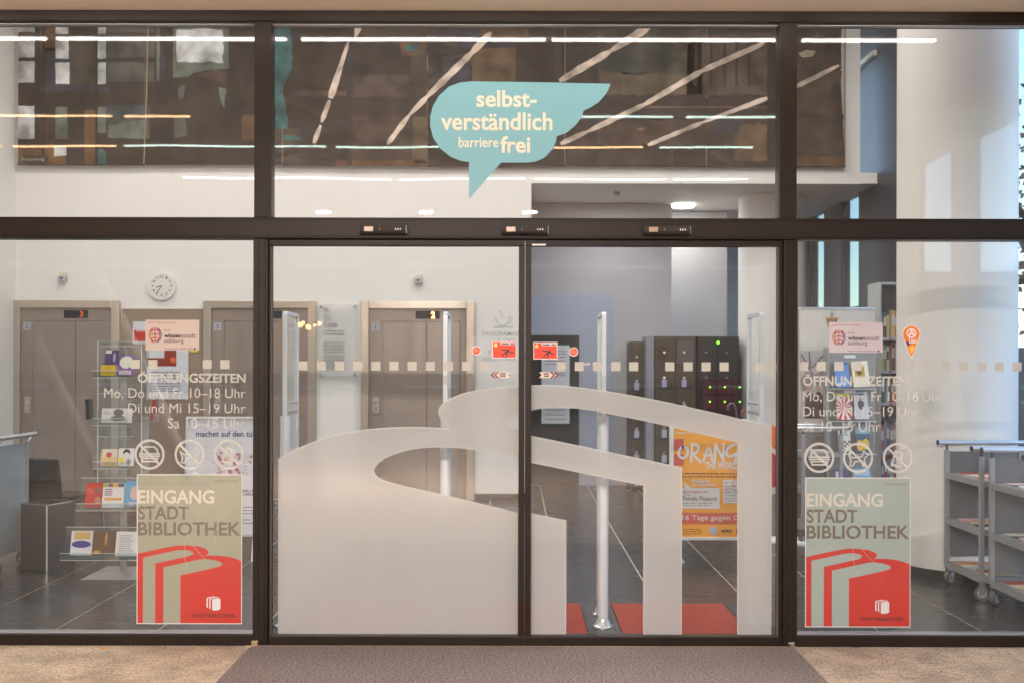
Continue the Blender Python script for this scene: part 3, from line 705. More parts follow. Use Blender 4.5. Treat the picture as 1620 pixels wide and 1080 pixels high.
# ------------------------------------------------------------------ security gates
def gate(x, lab):
    g = thing('security_gate', lab, 'security gate', (x, .42, .008), 'book security gates behind the doors')
    ALB = mat('gate_aluminium', (.72, .75, .82), .28, .12, .04, 6)
    y0, y1 = .33, .69; z0 = 1.24; zt = 1.885
    part(MB().tube((x, y0+.03, .03), (x, y0+.03, 1.262), .031, seg=24), 'leg', ALB, g, smooth=True)
    part(MB().tube((x, y1-.02, .03), (x, y1-.02, 1.262), .016, seg=20), 'leg', ALB, g, smooth=True)
    for yy, r in ((y0+.03, .045), (y1-.02, .03)): part(MB().lathe([(0, .0085), (r*1.4, .0085), (r*1.4, .018), (r, .03), (r*.8, .06)], (x, yy, 0), 24), 'base_plate', ALU, g, smooth=True)
    # rounded frame
    r = .035
    def rr(o_):
        out = []
        for cx_, cz_, a0 in ((y1-r, zt-r, 0), (y0+r, zt-r, PI/2)):
            out += [(cx_+(r-o_)*math.cos(a0+k*PI/12), cz_+(r-o_)*math.sin(a0+k*PI/12)) for k in range(7)]
        return out
    oo = [(y1, .30)]+rr(0)+[(y0, .30)]; ii = [(y1-.022, .30)]+rr(.022)+[(y0+.022, .30)]
    b = MB(); T = .013
    for a_ in range(len(oo)-1):
        for sx in (-1, 1):
            q = [(x+sx*T, *oo[a_]), (x+sx*T, *oo[a_+1]), (x+sx*T, *ii[a_+1]), (x+sx*T, *ii[a_])]
            vs = [b.bm.verts.new(v) for v in q]
            if sx < 0: vs.reverse()
            b.bm.faces.new(vs)
        for L_, rv in ((oo, 0), (ii, 1)):
            q = [(x-T, *L_[a_]), (x-T, *L_[a_+1]), (x+T, *L_[a_+1]), (x+T, *L_[a_])]
            vs = [b.bm.verts.new(v) for v in q]
            if rv: vs.reverse()
            b.bm.faces.new(vs)
    bmesh.ops.remove_doubles(b.bm, verts=b.bm.verts, dist=1e-5)
    part(b, 'frame', ALB, g)
    part(MB().box(x-.004, x+.004, y0+.024, y1-.024, .30, zt-.024), 'clear_panel', ACRYL, g)
    box_part('cross_bar', ALU, g, x-.011, x+.011, y0+.024, y1-.024, 1.27, 1.29, .002)
    box_part('cross_bar', ALU, g, x-.011, x+.011, y0+.024, y1-.024, 1.33, 1.342, .002)
    box_part('cross_bar', ALU, g, x-.011, x+.011, y0+.06, y1-.04, .42, .46, .004)
    return g
for x, lab in zip(GX, ('leftmost security gate, in front of the middle lift', 'security gate second from the left, in front of the right lift', 'security gate standing alone in the middle of the right door', 'rightmost security gate, beside the right mullion and lockers')): gate(x, lab)

# ------------------------------------------------------------------ lifts
def led(digit, x, z, y, m, root, sub, h=.075):
    text(digit, x-h*.28, x+h*.28, z-h/2, z+h/2, y, m, root, name='floor_number', sub=sub, bold=.03)
def lift(px0, px1, digit, lab, bright):
    zd = 12.37; x0, x1 = FX(px0, zd), FX(px1, zd); top = FZ(477, zd); y = ZL-.001
    L = thing('lift', lab, 'lift', ((x0+x1)/2, y, 0), 'row of three lifts')
    fw = .088
    box_part('door_frame', STEELF, L, x0, x0+fw, y-.05, y, 0, top-.002, .004)
    box_part('door_frame', STEELF, L, x1-fw, x1, y-.05, y, 0, top-.002, .004)
    box_part('door_head', STEELF, L, x0+fw+.001, x1-fw-.001, y-.05, y, top-fw, top-.002, .004)
    # inner field
    a, b_ = x0+fw+.002, x1-fw-.002; t2 = top-fw-.002
    box_part('header_panel', STEEL, L, a, b_, y-.018, y, t2-.14, t2)
    pl = a+.15                                   # side panel carrying buttons
    box_part('button_panel', STEEL, L, a, pl-.004, y-.022, y, 0, t2-.142, .002)
    mid = pl+(b_-pl)*.53
    box_part('door_leaf', STEEL, L, pl+.004, mid-.003, y-.010, y, .01, t2-.143, .001)
    box_part('door_leaf', STEEL, L, mid+.003, b_-.07, y-.010, y, .01, t2-.143, .001)
    box_part('closing_jamb', STEEL, L, b_-.066, b_, y-.024, y, 0, t2-.142, .002)
    box_part('shadow_gap', DARKP, L, mid-.003, mid+.003, y-.004, y-.001, .01, t2-.143)
    d = box_part('display', DARKP, L, mid-.13, mid+.15, y-.021, y-.0185, t2-.115, t2-.025)
    if digit: led(digit, mid+.073, t2-.07, y-.0225, emis('led_%s' % bright, (1, .22, .05), bright), L, d)
    cp = box_part('call_plate', STEELF, L, a+.045, a+.115, y-.033, y-.0225, 1.0, 1.19, .003)
    for zz in (1.06, 1.13): part(MB().tube((a+.08, y-.033, zz), (a+.08, y-.038, zz), .02), 'call_button', CHROME, L, sub=cp, smooth=True)
    box_part('lift_notice', flat(190, 190, 205), L, a+.03, a+.115, y-.0235, y-.0225, t2-.25, t2-.165)
    text('↕', a+.045, a+.10, t2-.235, t2-.18, y-.0245, flat(60, 60, 90), L)
    box_part('side_reveal', STEELF, L, x1-.012+.013, x1+.008, y-.04, y, 0, top-.03)
    return L
lift(22, 190, '3', 'left lift with closed steel doors, under the small box left of the clock', .2)
lift(323, 500, None, 'middle lift with closed steel doors, partly behind the left mullion', 1)
lift(572, 750, '2', 'right lift with closed steel doors and a bright orange floor number two', 6)
# brown panel between lifts with notices
pn = thing('wall_panel', 'brown wall panel below the clock, between left and middle lift', 'wall panel', (FX(257, 12.3), ZL, 0))
box_part('panel_sheet', BROWNP, pn, FX(193, 12.37), FX(321, 12.37), ZL-.02, ZL-.001, 0, FZ(490, 12.37), .002)
def notice(x0, x1, y0, y1, zd, label, bgm, name='wall_notice'):
    e = thing(name, label, 'notice', P((x0+x1)/2, y1, zd))
    part(MB().poly(rect(FX(x0, zd), FX(x1, zd), FZ(y1, zd), FZ(y0, zd)), zd-CD, .003), 'sheet', bgm, e); return e
zn = 12.34
e = notice(210, 244, 510, 545, zn, 'white notice with a red block, partly behind the pink city sign', flat(225, 225, 235))
part(MB().poly(rect(FX(212, zn), FX(236, zn), FZ(541, zn), FZ(523, zn)), zn-CD-.002), 'red_block', flat(205, 50, 30), e)
text('mach', FX(216, zn), FX(235, zn), FZ(526, zn), FZ(521, zn), zn-CD-.004, PAPER, e, bold=.02)
e = notice(232, 298, 549, 632, zn, 'white poster with a brown-red picture at its top on the brown panel', flat(228, 230, 240))
part(MB().poly([(FX(233, zn), FZ(580, zn)), (FX(279, zn), FZ(580, zn)), (FX(279, zn), FZ(552, zn)), (FX(260, zn), FZ(552, zn)), (FX(260, zn), FZ(567, zn)), (FX(233, zn), FZ(567, zn))], zn-CD-.002), 'picture', flat(150, 52, 36), e)
part(MB().poly(circ(FX(274, zn), FZ(570, zn), .035, 10), zn-CD-.004), 'orange_spot', flat(235, 110, 50), e)
bars(FX(237, zn), FX(285, zn), [FZ(v, zn) for v in (590, 595, 600, 608, 612, 616, 620)], zn-CD-.002, flat(120, 120, 140), e, h=.010, seed=4)
e = notice(300, 313.5, 534, 558, zn, 'narrow yellow sheet peeping out beside the pink city sign', flat(238, 214, 40))
# wall clock
cx, cz = FX(255.5, 12.33), FZ(453.5, 12.33); R = 22/FPX*12.33; yk = ZL-.001
ck = thing('wall_clock', 'round white wall clock with black numerals above the brown panel', 'clock', (cx, yk, cz))
def disc(mb, r0, r1, y0, y1, n=48):
    mb.tube((cx, y0, cz), (cx, y1, cz), r0, r1, seg=n); return mb
part(disc(MB(), R*.97, R, yk, yk-.035), 'clock_case', mat('clock_white', (.78, .80, .82), .3), ck, smooth=True)
part(MB().poly(circ(cx, cz, R*.85, 48), yk-.037), 'clock_face', flat(240, 238, 232), ck)
for h in range(1, 13):
    a = PI/2-h*PI/6; s_ = str(h); w = .010 if h < 10 else .017
    nx, nz = cx+R*.66*math.cos(a), cz+R*.66*math.sin(a)
    text(s_, nx-w, nx+w, nz-.0135, nz+.0135, yk-.0375, flat(70, 70, 75), ck, name='numeral', bold=.02)
m = MB()
for k in range(60):
    a = k*PI/30; line(m, [(cx+R*.79*math.cos(a), cz+R*.79*math.sin(a)), (cx+R*.82*math.cos(a), cz+R*.82*math.sin(a))], .0022, yk-.0375)
part(m, 'minute_track', flat(70, 70, 75), ck)
m = MB(); a = math.radians(195); line(m, [(cx, cz), (cx+R*.42*math.cos(a), cz+R*.42*math.sin(a))], .010, yk-.039); part(m, 'hour_hand', DARKP, ck)
m = MB(); a = math.radians(237); line(m, [(cx, cz), (cx+R*.68*math.cos(a), cz+R*.68*math.sin(a))], .007, yk-.041); part(m, 'minute_hand', DARKP, ck)
# wall sounders
for px, py, lb in ((100, 441, 'small grey box with a dark arrow above the left lift'), (662, 443, 'small grey box with a dark arrow above the right lift')):
    x, y, z = P(px, py, 12.37); e = thing('lift_arrow_box', lb, 'indicator', (x, ZL, z), 'direction boxes over the lifts')
    box_part('housing', mat('box_grey', (.45, .45, .48), .4), e, x-.045, x+.045, ZL-.06, ZL-.001, z-.045, z+.012, .005)
    box_part('top_lens', flat(238, 226, 214), e, x-.03, x+.045, ZL-.055, ZL-.002, z+.013, z+.06, .004)
    part(MB().poly([(x-.022, z+.0), (x+.022, z+.0), (x, z-.03)], ZL-.062), 'arrow', flat(90, 30, 30), e)
# directory plate
zn = 12.32; x0, x1 = FX(505, zn), FX(565, zn); z1, z0 = FZ(482, zn), FZ(596, zn)
e = thing('directory_plate', 'tall clear plate listing the floors between middle and right lift', 'directory sign', ((x0+x1)/2, zn-CD, z0))
part(MB().box(x0, x1, zn-CD, zn-CD+.006, z0, z1), 'plate', vinyl('clear_plate', (.80, .80, .80), .35), e)
G2 = flat(120, 112, 112)
for s_, a, b_, yb, yt, bo in (('5./6.', 512, 520, 494, 487, .03), ('2. OG/EG', 512, 534, 518, 512, .03), ('WOHNEN', 512, 521, 500.5, 498, 0), ('ATELIER', 512, 523, 504.5, 502, 0), ('KANZLEI', 512, 525, 508, 505.5, 0)):
    text(s_, FX(a, zn), FX(b_, zn), FZ(yb, zn), FZ(yt, zn), zn-CD-.002, G2, e, bold=bo)
bars(FX(512, zn), FX(545, zn), [FZ(v, zn) for v in (525, 530, 543, 547, 550.5, 554, 557.5, 564, 567.5, 571, 574, 578, 581, 585)], zn-CD-.002, G2, e, h=.011, seed=9)
for a in (508, 561):
    for b_ in (486, 592): x, y, z = P(a, b_, zn); part(MB().tube((x, y-.008, z), (x, y+.045, z), .012), 'spacer', CHROME, e, smooth=True)
# panorama bar lettering on the wall
zn = 12.368; yv = ZL-.003; LG = mat('pale_grey_wall_lettering', (.56, .55, .57), .7, var=.02)
e = thing('wall_lettering', 'pale grey cup symbol and bar lettering on the white wall right of the lifts', 'wall lettering', (FX(800, zn), yv, FZ(560, zn)))
text('PANORAMABAR', FX(763, zn), FX(834, zn), FZ(531, zn), FZ(524, zn), yv, LG, e, bold=.02)
text('4. OG', FX(786, zn), FX(812, zn), FZ(541.5, zn), FZ(535, zn), yv, LG, e, bold=.02)
text('STADT', FX(772, zn), FX(806, zn), FZ(560, zn), FZ(553.5, zn), yv, LG, e, bold=.02)
text('BIBLIOTHEK EG', FX(764, zn), FX(832, zn), FZ(570, zn), FZ(564, zn), yv, LG, e, bold=.02)
m = MB(); Q = lambda a, b_: (FX(a, zn), FZ(b_, zn))
line(m, smooth_pts([Q(784, 501), Q(785, 508), Q(789, 514), Q(796, 516), Q(802, 513), Q(805, 507), Q(806, 501)]), .014, yv); line(m, smooth_pts([Q(805, 503), Q(811, 503), Q(809, 509), Q(803, 512)]), .012, yv)
line(m, [Q(781, 517), Q(811, 517)], .016, yv); line(m, smooth_pts([Q(790, 492), Q(794, 496), Q(792, 499), Q(796, 503)]), .014, yv)
part(m, 'cup_symbol', LG, e)

# ------------------------------------------------------------------ painted mural on canvas, high on the lift wall
ZM = 12.30
def mural_mat():
    m = mat('umber_canvas', (.075, .052, .042), .8, var=.1, scale=3, bump=.25, bscale=300)
    nt = m.node_tree; n = nt.nodes; l = nt.links; b = n['Principled BSDF']
    tc = n.new('ShaderNodeTexCoord'); mp = n.new('ShaderNodeMapping'); mp.inputs['Scale'].default_value = (.8, 1, 2.4)
    v = n.new('ShaderNodeTexNoise'); v.inputs['Scale'].default_value = 1.7; v.inputs['Detail'].default_value = 9; v.inputs['Roughness'].default_value = .66; v.inputs['Distortion'].default_value = .7
    l.new(tc.outputs['Object'], mp.inputs[0]); l.new(mp.outputs[0], v.inputs['Vector'])
    cr = n.new('ShaderNodeValToRGB'); e = cr.color_ramp.elements
    e[0].position = .3; e[0].color = (.012, .008, .008, 1); e[1].position = .78; e[1].color = (.13, .09, .06, 1)
    for p, c in ((.42, (.020, .014, .012, 1)), (.5, (.036, .024, .019, 1)), (.56, (.036, .034, .044, 1)), (.64, (.085, .060, .047, 1))):
        q = e.new(p); q.color = c
    l.new(v.outputs[0], cr.inputs[0]); l.new(cr.outputs[0], b.inputs['Base Color']); return m
UMB = mural_mat()
mu = thing('canvas_mural', 'dark painted canvas mural with pale diagonal strokes, high above the lifts', 'mural', (FX(680, ZM), ZM-CD, FZ(263, ZM)))
seams = [27, 228, 446, 675, 893, 1117, 1336]
for a, b_ in zip(seams[:-1], seams[1:]):
    zt_ = 5.75; bt = FZ(263+random.uniform(-1, 1.5), ZM)
    pts = [(FX(a, ZM)+.006, bt), (FX(b_, ZM)-.006, bt-random.uniform(-.01, .012)), (FX(b_, ZM)-.006, zt_), (FX(a, ZM)+.006, zt_)]
    if b_ == 1336: pts = [(FX(a, ZM)+.006, bt), (FX(1337, ZM), bt), (FX(1334, ZM), FZ(215, ZM)), (FX(1331, ZM), FZ(160, ZM)), (FX(1328, ZM), FZ(100, ZM)), (FX(1327, ZM), zt_), (FX(a, ZM)+.006, zt_)]
    part(MB().poly(pts, ZM-CD, .018), 'canvas_panel', UMB, mu)
    part(MB().tube((FX(b_, ZM), ZM-CD+.004, bt), (FX(b_, ZM), ZM-CD+.004, zt_), .006, seg=6), 'seam_cord', flat(130, 112, 96), mu)
def paint(r, g, b_):
    nm = 'paint_%d_%d_%d' % (r, g, b_)
    if nm in MATS: return MATS[nm]
    c = [v*(.42+.55*v)+(.004, .002, .001)[i] for i, v in enumerate(srgb(r, g, b_))]
    if r+g+b_ < 480 and not (g > r+30): c = [v*.52+w*.48 for v, w in zip(c, (.022, .0165, .0150))]
    return mat(nm, c, .75, con=.16, var=.5, scale=4.5, bump=.2, bscale=250)
def blob(pts, m, k, jit=.9, name='paint_patch'):
    out = []
    for i in range(len(pts)):
        a, b_ = pts[i], pts[(i+1) % len(pts)]
        n = max(1, int(math.hypot(b_[0]-a[0], b_[1]-a[1])/7))
        for j in range(n):
            t_ = j/n; out.append((a[0]+(b_[0]-a[0])*t_+random.uniform(-jit, jit), a[1]+(b_[1]-a[1])*t_+random.uniform(-jit, jit)))
    part(MB().poly([(FX(x, ZM), FZ(y, ZM)) for x, y in out], ZM-CD-.001-.0012*k), name, m, mu)
def rb(x0, y0, x1, y1): return [(x0, y0), (x1, y0), (x1, y1), (x0, y1)]
DK = paint(72, 60, 56); BL = paint(88, 92, 110); PALE = paint(205, 206, 208); TEAL = paint(78, 128, 132); GRN = paint(150, 160, 152); GB = paint(122, 126, 122); OC = paint(150, 118, 84); MV = paint(116, 96, 92)
blob(rb(28, 36, 404, 262), DK, 0, 0); blob(rb(63, 78, 172, 147), BL, 1); blob(rb(62, 36, 88, 84), OC, 1); blob(rb(110, 60, 150, 134), paint(100, 92, 84), 2)
for r_ in ((28, 42, 54, 53), (28, 64, 54, 93), (28, 99, 54, 133), (28, 170, 54, 222), (87, 44, 107, 56), (87, 63, 108, 95), (87, 101, 109, 135), (153, 44, 167, 56), (153, 64, 167, 95), (153, 101, 167, 135)): blob(rb(*r_), PALE, 3, .5)
for r_ in ((87, 171, 106, 222), (153, 171, 168, 212)): blob(rb(*r_), GRN, 3)
for r_ in ((168, 42, 245, 53), (168, 64, 244, 93), (168, 100, 243, 131)): blob(rb(*r_), GB, 2)
blob(rb(170, 170, 237, 220), GB, 2); blob(rb(170, 168, 236, 186), paint(96, 122, 132), 3); blob([(172, 200), (200, 196), (232, 190), (236, 222), (172, 220)], GRN, 4)
blob(rb(253, 87, 266, 130), BL, 2); blob(rb(247, 44, 252, 130), GRN, 3, .3)
blob([(273, 43), (361, 45), (361, 111), (333, 112), (318, 118), (305, 117), (296, 123), (273, 124)], GRN, 3); blob(rb(278, 48, 352, 100), PALE, 4, 1.5)
blob([(305, 118), (333, 112), (358, 113), (356, 134), (330, 128)], MV, 3); blob([(281, 138), (293, 137), (290, 156), (283, 158)], GRN, 4); blob([(346, 140), (357, 142), (354, 175), (348, 160)], GRN, 4)
blob([(275, 188), (292, 186), (296, 215), (274, 222)], GB, 4); blob(rb(62, 190, 86, 262), paint(104, 84, 64), 1); blob(rb(133, 176, 152, 262), OC, 2); blob(rb(28, 234, 104, 262), paint(172, 136, 92), 3)
blob(rb(86, 234, 105, 249), PALE, 5); blob(rb(106, 238, 133, 262), paint(52, 50, 62), 4); blob([(154, 240), (160, 236), (168, 242), (168, 261), (154, 261)], TEAL, 4); blob(rb(382, 184, 402, 224), OC, 3)
for x in (66, 150, 262, 268): blob(rb(x, 36, x+4, 262), paint(58, 50, 48), 5, .4)
e = rb(28, 249, 76, 261); blob([(34, 249), (76, 249), (74, 261), (29, 261)], paint(128, 122, 108), 6, .3)
text('Kreuzweg', FX(34, ZM), FX(70, ZM), FZ(258, ZM), FZ(251.5, ZM), ZM-CD-.012, flat(190, 180, 165), mu)
# middle section
blob([(432, 46), (458, 44), (462, 70), (460, 115), (440, 150), (432, 140)], TEAL, 2, 1.6); blob([(432, 130), (446, 150), (456, 190), (452, 204), (436, 206)], TEAL, 3, 2); blob([(446, 214), (476, 218), (474, 224), (447, 222)], paint(86, 134, 130), 3)
blob(rb(555, 45, 675, 262), paint(104, 86, 76), 1, 1.5); blob(rb(440, 60, 548, 140), paint(78, 62, 54), 1, 2); blob(rb(558, 70, 650, 118), paint(72, 60, 54), 2, 2.5); blob(rb(560, 120, 645, 154), paint(120, 102, 94), 2, 2.5)
blob(rb(432, 154, 672, 185), paint(84, 66, 56), 2, 2); blob(rb(490, 145, 552, 152), OC, 3); blob(rb(634, 66, 672, 88), OC, 4, 2); blob(rb(640, 72, 660, 82), TEAL, 5, 1); blob(rb(652, 186, 674, 258), paint(146, 124, 102), 3, 1.2)
blob(rb(530, 255, 672, 263), paint(150, 112, 70), 3, .8); blob(rb(548, 40, 556, 262), paint(70, 68, 76), 4, 1); blob(rb(560, 196, 640, 222), paint(118, 96, 84), 3, 2)
blob(rb(746, 75, 815, 132), paint(146, 120, 92), 2, 1.5); blob(rb(720, 50, 815, 75), paint(96, 96, 110), 2, 2); blob(rb(815, 60, 870, 130), paint(84, 66, 58), 2, 2); blob(rb(700, 90, 742, 132), paint(92, 90, 106), 2, 2.5); blob(rb(760, 36, 835, 60), OC, 3, 1)
blob(rb(876, 42, 890, 262), paint(66, 56, 54), 5, 1.2); blob(rb(930, 42, 944, 262), paint(68, 62, 64), 5, 1.2)
blob(rb(944, 46, 1110, 150), paint(112, 104, 88), 1, 2); blob([(960, 80), (1010, 62), (1060, 70), (1062, 108), (1000, 118), (950, 112)], paint(78, 86, 78), 2, 3); blob(rb(948, 116, 1085, 150), paint(134, 118, 96), 2, 2.5)
blob(rb(1085, 60, 1222, 150), paint(126, 110, 94), 1, 2); blob(rb(945, 154, 1222, 186), paint(74, 60, 56), 2, 1.5); blob(rb(1000, 168, 1222, 171), paint(150, 128, 112), 4, .4); blob(rb(895, 190, 1222, 230), paint(110, 90, 76), 1, 2); blob(rb(1160, 196, 1215, 255), paint(150, 124, 98), 2, 2)
blob(rb(896, 238, 1065, 262), paint(98, 84, 78), 2, 2); blob(rb(1130, 190, 1168, 212), paint(88, 92, 112), 3, 3); blob(rb(1213, 60, 1226, 262), paint(62, 52, 50), 4, 1)
for x in (1098, 1122, 1143, 1162, 1182): blob(rb(x, 66, x+4, 136), paint(66, 56, 52), 3, .5)
blob(rb(1258, 40, 1330, 110), paint(108, 94, 86), 1, 1); blob(rb(1258, 112, 1330, 180), paint(124, 104, 88), 2, 1.4); blob(rb(1258, 182, 1333, 245), paint(112, 94, 82), 2, 1.4); blob(rb(1258, 246, 1335, 262), paint(148, 116, 84), 3, .8)
blob([(1262, 84), (1275, 79), (1290, 81), (1284, 89), (1268, 91)], paint(200, 188, 170), 6, .3); blob([(1005, 205), (1014, 201), (1022, 203), (1016, 207)], paint(190, 150, 110), 5, .3)
ST = paint(214, 200, 190)
def stroke(x0, y0, x1, y1, w0, w1):
    d = Vector((x1-x0, y1-y0)); L = d.length; n = Vector((-d.y, d.x))/L; N = max(3, int(L/9)); a = []; b_ = []
    for i in range(N+1):
        t_ = i/N; w = (w0+(w1-w0)*t_)*random.uniform(.82, 1.12)*(.55 if i in (0, N) else 1); c = Vector((x0, y0))+d*t_
        a.append((c.x+n.x*w/2, c.y+n.y*w/2)); b_.append((c.x-n.x*w/2, c.y-n.y*w/2))
    part(MB().poly([(FX(x, ZM), FZ(y, ZM)) for x, y in a+b_[::-1]], ZM-CD-.011), 'pale_stroke', ST, mu)
for s_ in ((568, 40, 561, 60, 13, 5), (551, 66, 522, 157, 5, 12), (521, 160, 508, 195, 8, 7), (507, 199, 496, 228, 7, 8), (776, 52, 745, 85, 9, 12), (745, 85, 676, 153, 11, 10), (676, 153, 646, 184, 9, 6), (646, 184, 612, 230, 8, 9),
           (1026, 42, 964, 82, 14, 9), (964, 82, 884, 129, 11, 11), (1208, 68, 1110, 112, 7, 10), (1110, 112, 1018, 166, 10, 8), (1018, 166, 930, 208, 8, 8), (930, 208, 886, 228, 7, 9), (1213, 155, 1110, 194, 8, 5), (1110, 194, 1024, 230, 7, 7), (1326, 103, 1258, 137, 6, 8)): stroke(*s_)
# cord running down the left part of the mural
part(MB().path([P(233, 36, ZM-.02), P(231, 150, ZM-.03), P(227, 261, ZM-.02)], .008, 6), 'hanging_cord', flat(160, 140, 112), mu)

# ------------------------------------------------------------------ recess: door, notice, lockers
zd = 13.88; yv = ZB-.001
e = thing('recess_door', 'dark brown door in the recess, behind the right sliding door', 'door', (FX(880, zd), yv, 0))
box_part('door_leaf', mat('dark_brown_door', (.050, .036, .028), .5, var=.1), e, FX(842, 12.6), FX(916, zd), yv-.04, yv, 0.01, FZ(530, zd), .004)
part(MB().path([(FX(912, zd), yv-.04, 1.02), (FX(912, zd), yv-.09, 1.02), (FX(905, zd), yv-.09, 1.02)], .012), 'handle', CHROME, e)
struct(MB().box(FX(842, 12.8), FX(970, zd), yv-.006, yv-.0005, 0, FZ(466, zd)), 'painted_blue_surround', mat('pale_blue_paint', (.40, .44, .56), .6, var=.05))
e = notice(857, 901, 546, 669, 13.8, 'white printed notice with a green edge taped to the dark recess door', flat(226, 228, 238))
bars(FX(862, 13.8), FX(895, 13.8), [FZ(v, 13.8) for v in (556, 560, 565, 571, 576, 590, 594, 648, 656, 663)], 13.8-CD-.002, flat(130, 130, 145), e, h=.011, seed=5)
m = MB()
for r_ in ((856, 857, 545.5, 669.5), (901, 902, 545.5, 669.5), (857, 901, 545, 546), (857, 901, 669, 670)): m.poly(rect(FX(r_[0], 13.8), FX(r_[1], 13.8), FZ(r_[3], 13.8), FZ(r_[2], 13.8)), 13.8-CD-.001)
part(m, 'edge_tape', flat(40, 150, 110), e)
LKB = mat('brown_locker', (.115, .085, .060), .42, .2, .1); LKD = mat('dark_locker_door', (.060, .045, .038), .4, .2, .1)
def locker(px0, px1, zd, lab, cols, m, top=1.9):
    x0, x1 = FX(px0, zd), FX(px1, zd); y = zd-CD
    L = thing('locker_block', lab, 'lockers', ((x0+x1)/2, y, 0), 'lockers in the recess')
    box_part('carcass', m, L, x0, x1, y, y+.5, .04, top, .003)
    box_part('plinth', DARKP, L, x0+.01, x1-.01, y+.03, y+.48, 0, .038)
    w = (x1-x0-.02)/cols; n = 6; h = (top-.08)/n
    for c in range(cols):
        for r_ in range(n):
            a = x0+.01+c*w; z = .06+r_*h
            d = box_part('locker_door', m, L, a+.004, a+w-.004, y-.018, y-.001, z+.004, z+h-.004, .003)
            part(MB().tube((a+w*.42, y-.0185, z+h*.42), (a+w*.42, y-.032, z+h*.42), .017, seg=12), 'lock', CHROME, L)
            if (c+r_*2) % 7 != 3 and r_ != 5:
                k = box_part('key_tag', flat(198, 200, 228), L, a+w*.42-.030, a+w*.42+.030, y-.040, y-.034, z+h*.42-.115, z+h*.42-.02, .006)
    return L, x0, x1, y, top
locker(998, 1019, 13.3, 'narrow brown locker at the left end of the lockers', 1, LKB, 1.86)
L, x0, x1, y, top = locker(1036, 1101, 13.05, 'middle brown locker block with a round prohibition sign', 2, LKB, 1.92)
struct(MB().box(FX(1020, 13.2), FX(1034, 13.1), 13.06-CD, 13.5-CD, 0, 1.92), 'locker_side_panel', mat('lilac_grey_board', (.30, .29, .34), .5))
m = MB(); ring(m, x0+.07, 1.72, .06, .075, y-.024); line(m, [(x0+.025, 1.765), (x0+.115, 1.675)], .014, y-.025); line(m, [(x0+.04, 1.69), (x0+.06, 1.74), (x0+.1, 1.75), (x0+.09, 1.7)], .012, y-.0245)
part(m, 'prohibition_sign', flat(110, 52, 40), L)
part(MB().poly(rect(x0+.27, x1-.03, 1.58, 1.86), y-.024), 'paper_notice', flat(112, 100, 98), L)
locker(1102, 1169, 13.1, 'dark locker block with green lamps beside the far pillar', 2, LKD, 1.92)
LED = emis('green_led', (.25, 1, .05), .9)
gl = thing('electronic_locker', 'dark red electronic locker front with two rows of green lamps', 'lockers', (FX(1150, 12.9), 12.9-CD, 0))
box_part('front_board', mat('maroon_front', (.055, .018, .018), .3), gl, FX(1112, 12.9), FX(1168, 12.9), 12.9-CD, 13.0-CD, 0.0, FZ(598, 12.9), .003)
for c in range(3):
    for r_, py in enumerate((611, 634)):
        x, y, z = P(1123+c*23.5, py, 12.89)
        box_part('locker_door', mat('maroon_door', (.10, .022, .020), .3), gl, x-.075, min(x+.075, FX(1168, 12.9)), y-.008, y, z-.085, z+.07, .003)
        part(MB().tube((x, y-.008, z), (x, y-.016, z), .010, seg=12), 'green_lamp', LED, gl)
e = part(MB().tube(P(1136, 541, 12.95), P(1136, 541, 12.9), .018, seg=16), 'green_lamp', LED, gl)
# umbrellas hanging on the stand
for k, (px, py, c, lb) in enumerate(((1158, 640, flat(120, 108, 116), 'grey folded umbrella with a crook handle, left in the stand'), (1179, 650, flat(170, 90, 76), 'reddish folded umbrella with a crook handle, right in the stand'))):
    e = thing('umbrella', lb, 'umbrella', P(px, 760, 11.5), 'umbrellas by the lockers')
    z = 11.5; a = [P(px+dx, py+dy, z) for dx, dy in ((-6, 8), (-6, 2), (-3, -2), (2, -3), (5, 1), (7, 10), (11, 30))]
    part(MB().path(a, .012, 8), 'crook_handle', c, e)
    part(MB().tube(P(px+11, py+30, z), P(px+20, 770, z), .04, .012, 12), 'folded_canopy', c, e)
us = thing('umbrella_stand', 'slim dark umbrella stand in front of the far pillar', 'umbrella stand', P(1178, 790, 11.5))
cx_, cy_ = FX(1178, 11.5)+.04, 5.5
part(MB().lathe([(.17, 0), (.17, .02), (.13, .03), (.16, .5), (.165, .52), (.155, .5), (.12, .04)], (cx_, cy_, 0), 24), 'basket', GREYM, us, smooth=True)

# orange roll-up poster
zd = 8.6; y = zd-CD
def RX(p): return FX(p, zd)
def RZ(p): return FZ(p, zd)
e = thing('orange_roll_up', 'orange campaign poster in a white frame seen through the right door', 'poster stand', (RX(1130), y, 0))
box_part('frame_stile', WHITEP, e, RX(1059.5), RX(1066), y-.01, y+.02, RZ(853), RZ(668), .003)
box_part('frame_stile', WHITEP, e, RX(1206), RX(1212), y-.01, y+.02, RZ(853), RZ(668), .003)
box_part('frame_rail', WHITEP, e, RX(1058), RX(1213), y-.014, y+.022, RZ(853), RZ(848), .004)
box_part('frame_rail', WHITEP, e, RX(1058), RX(1213), y-.014, y+.022, RZ(667), RZ(662), .004)
part(MB().box(RX(1066), RX(1206), y, y+.008, RZ(848), RZ(667)), 'poster_sheet', ORANGE, e)
RO = flat(222, 96, 72)
for r_ in ((1066, 1081.5, 693, 711), (1066, 1081.5, 717, 735), (1066, 1206, 809.5, 828)): part(MB().poly(rect(RX(r_[0]), RX(r_[1]), RZ(r_[3]), RZ(r_[2])), y-.002), 'red_block', RO, e)
def tl(s_, a, b_, yb, yt, m, bo=0): text(s_, RX(a), RX(b_), RZ(yb), RZ(yt), y-.004, m, e, bold=bo)
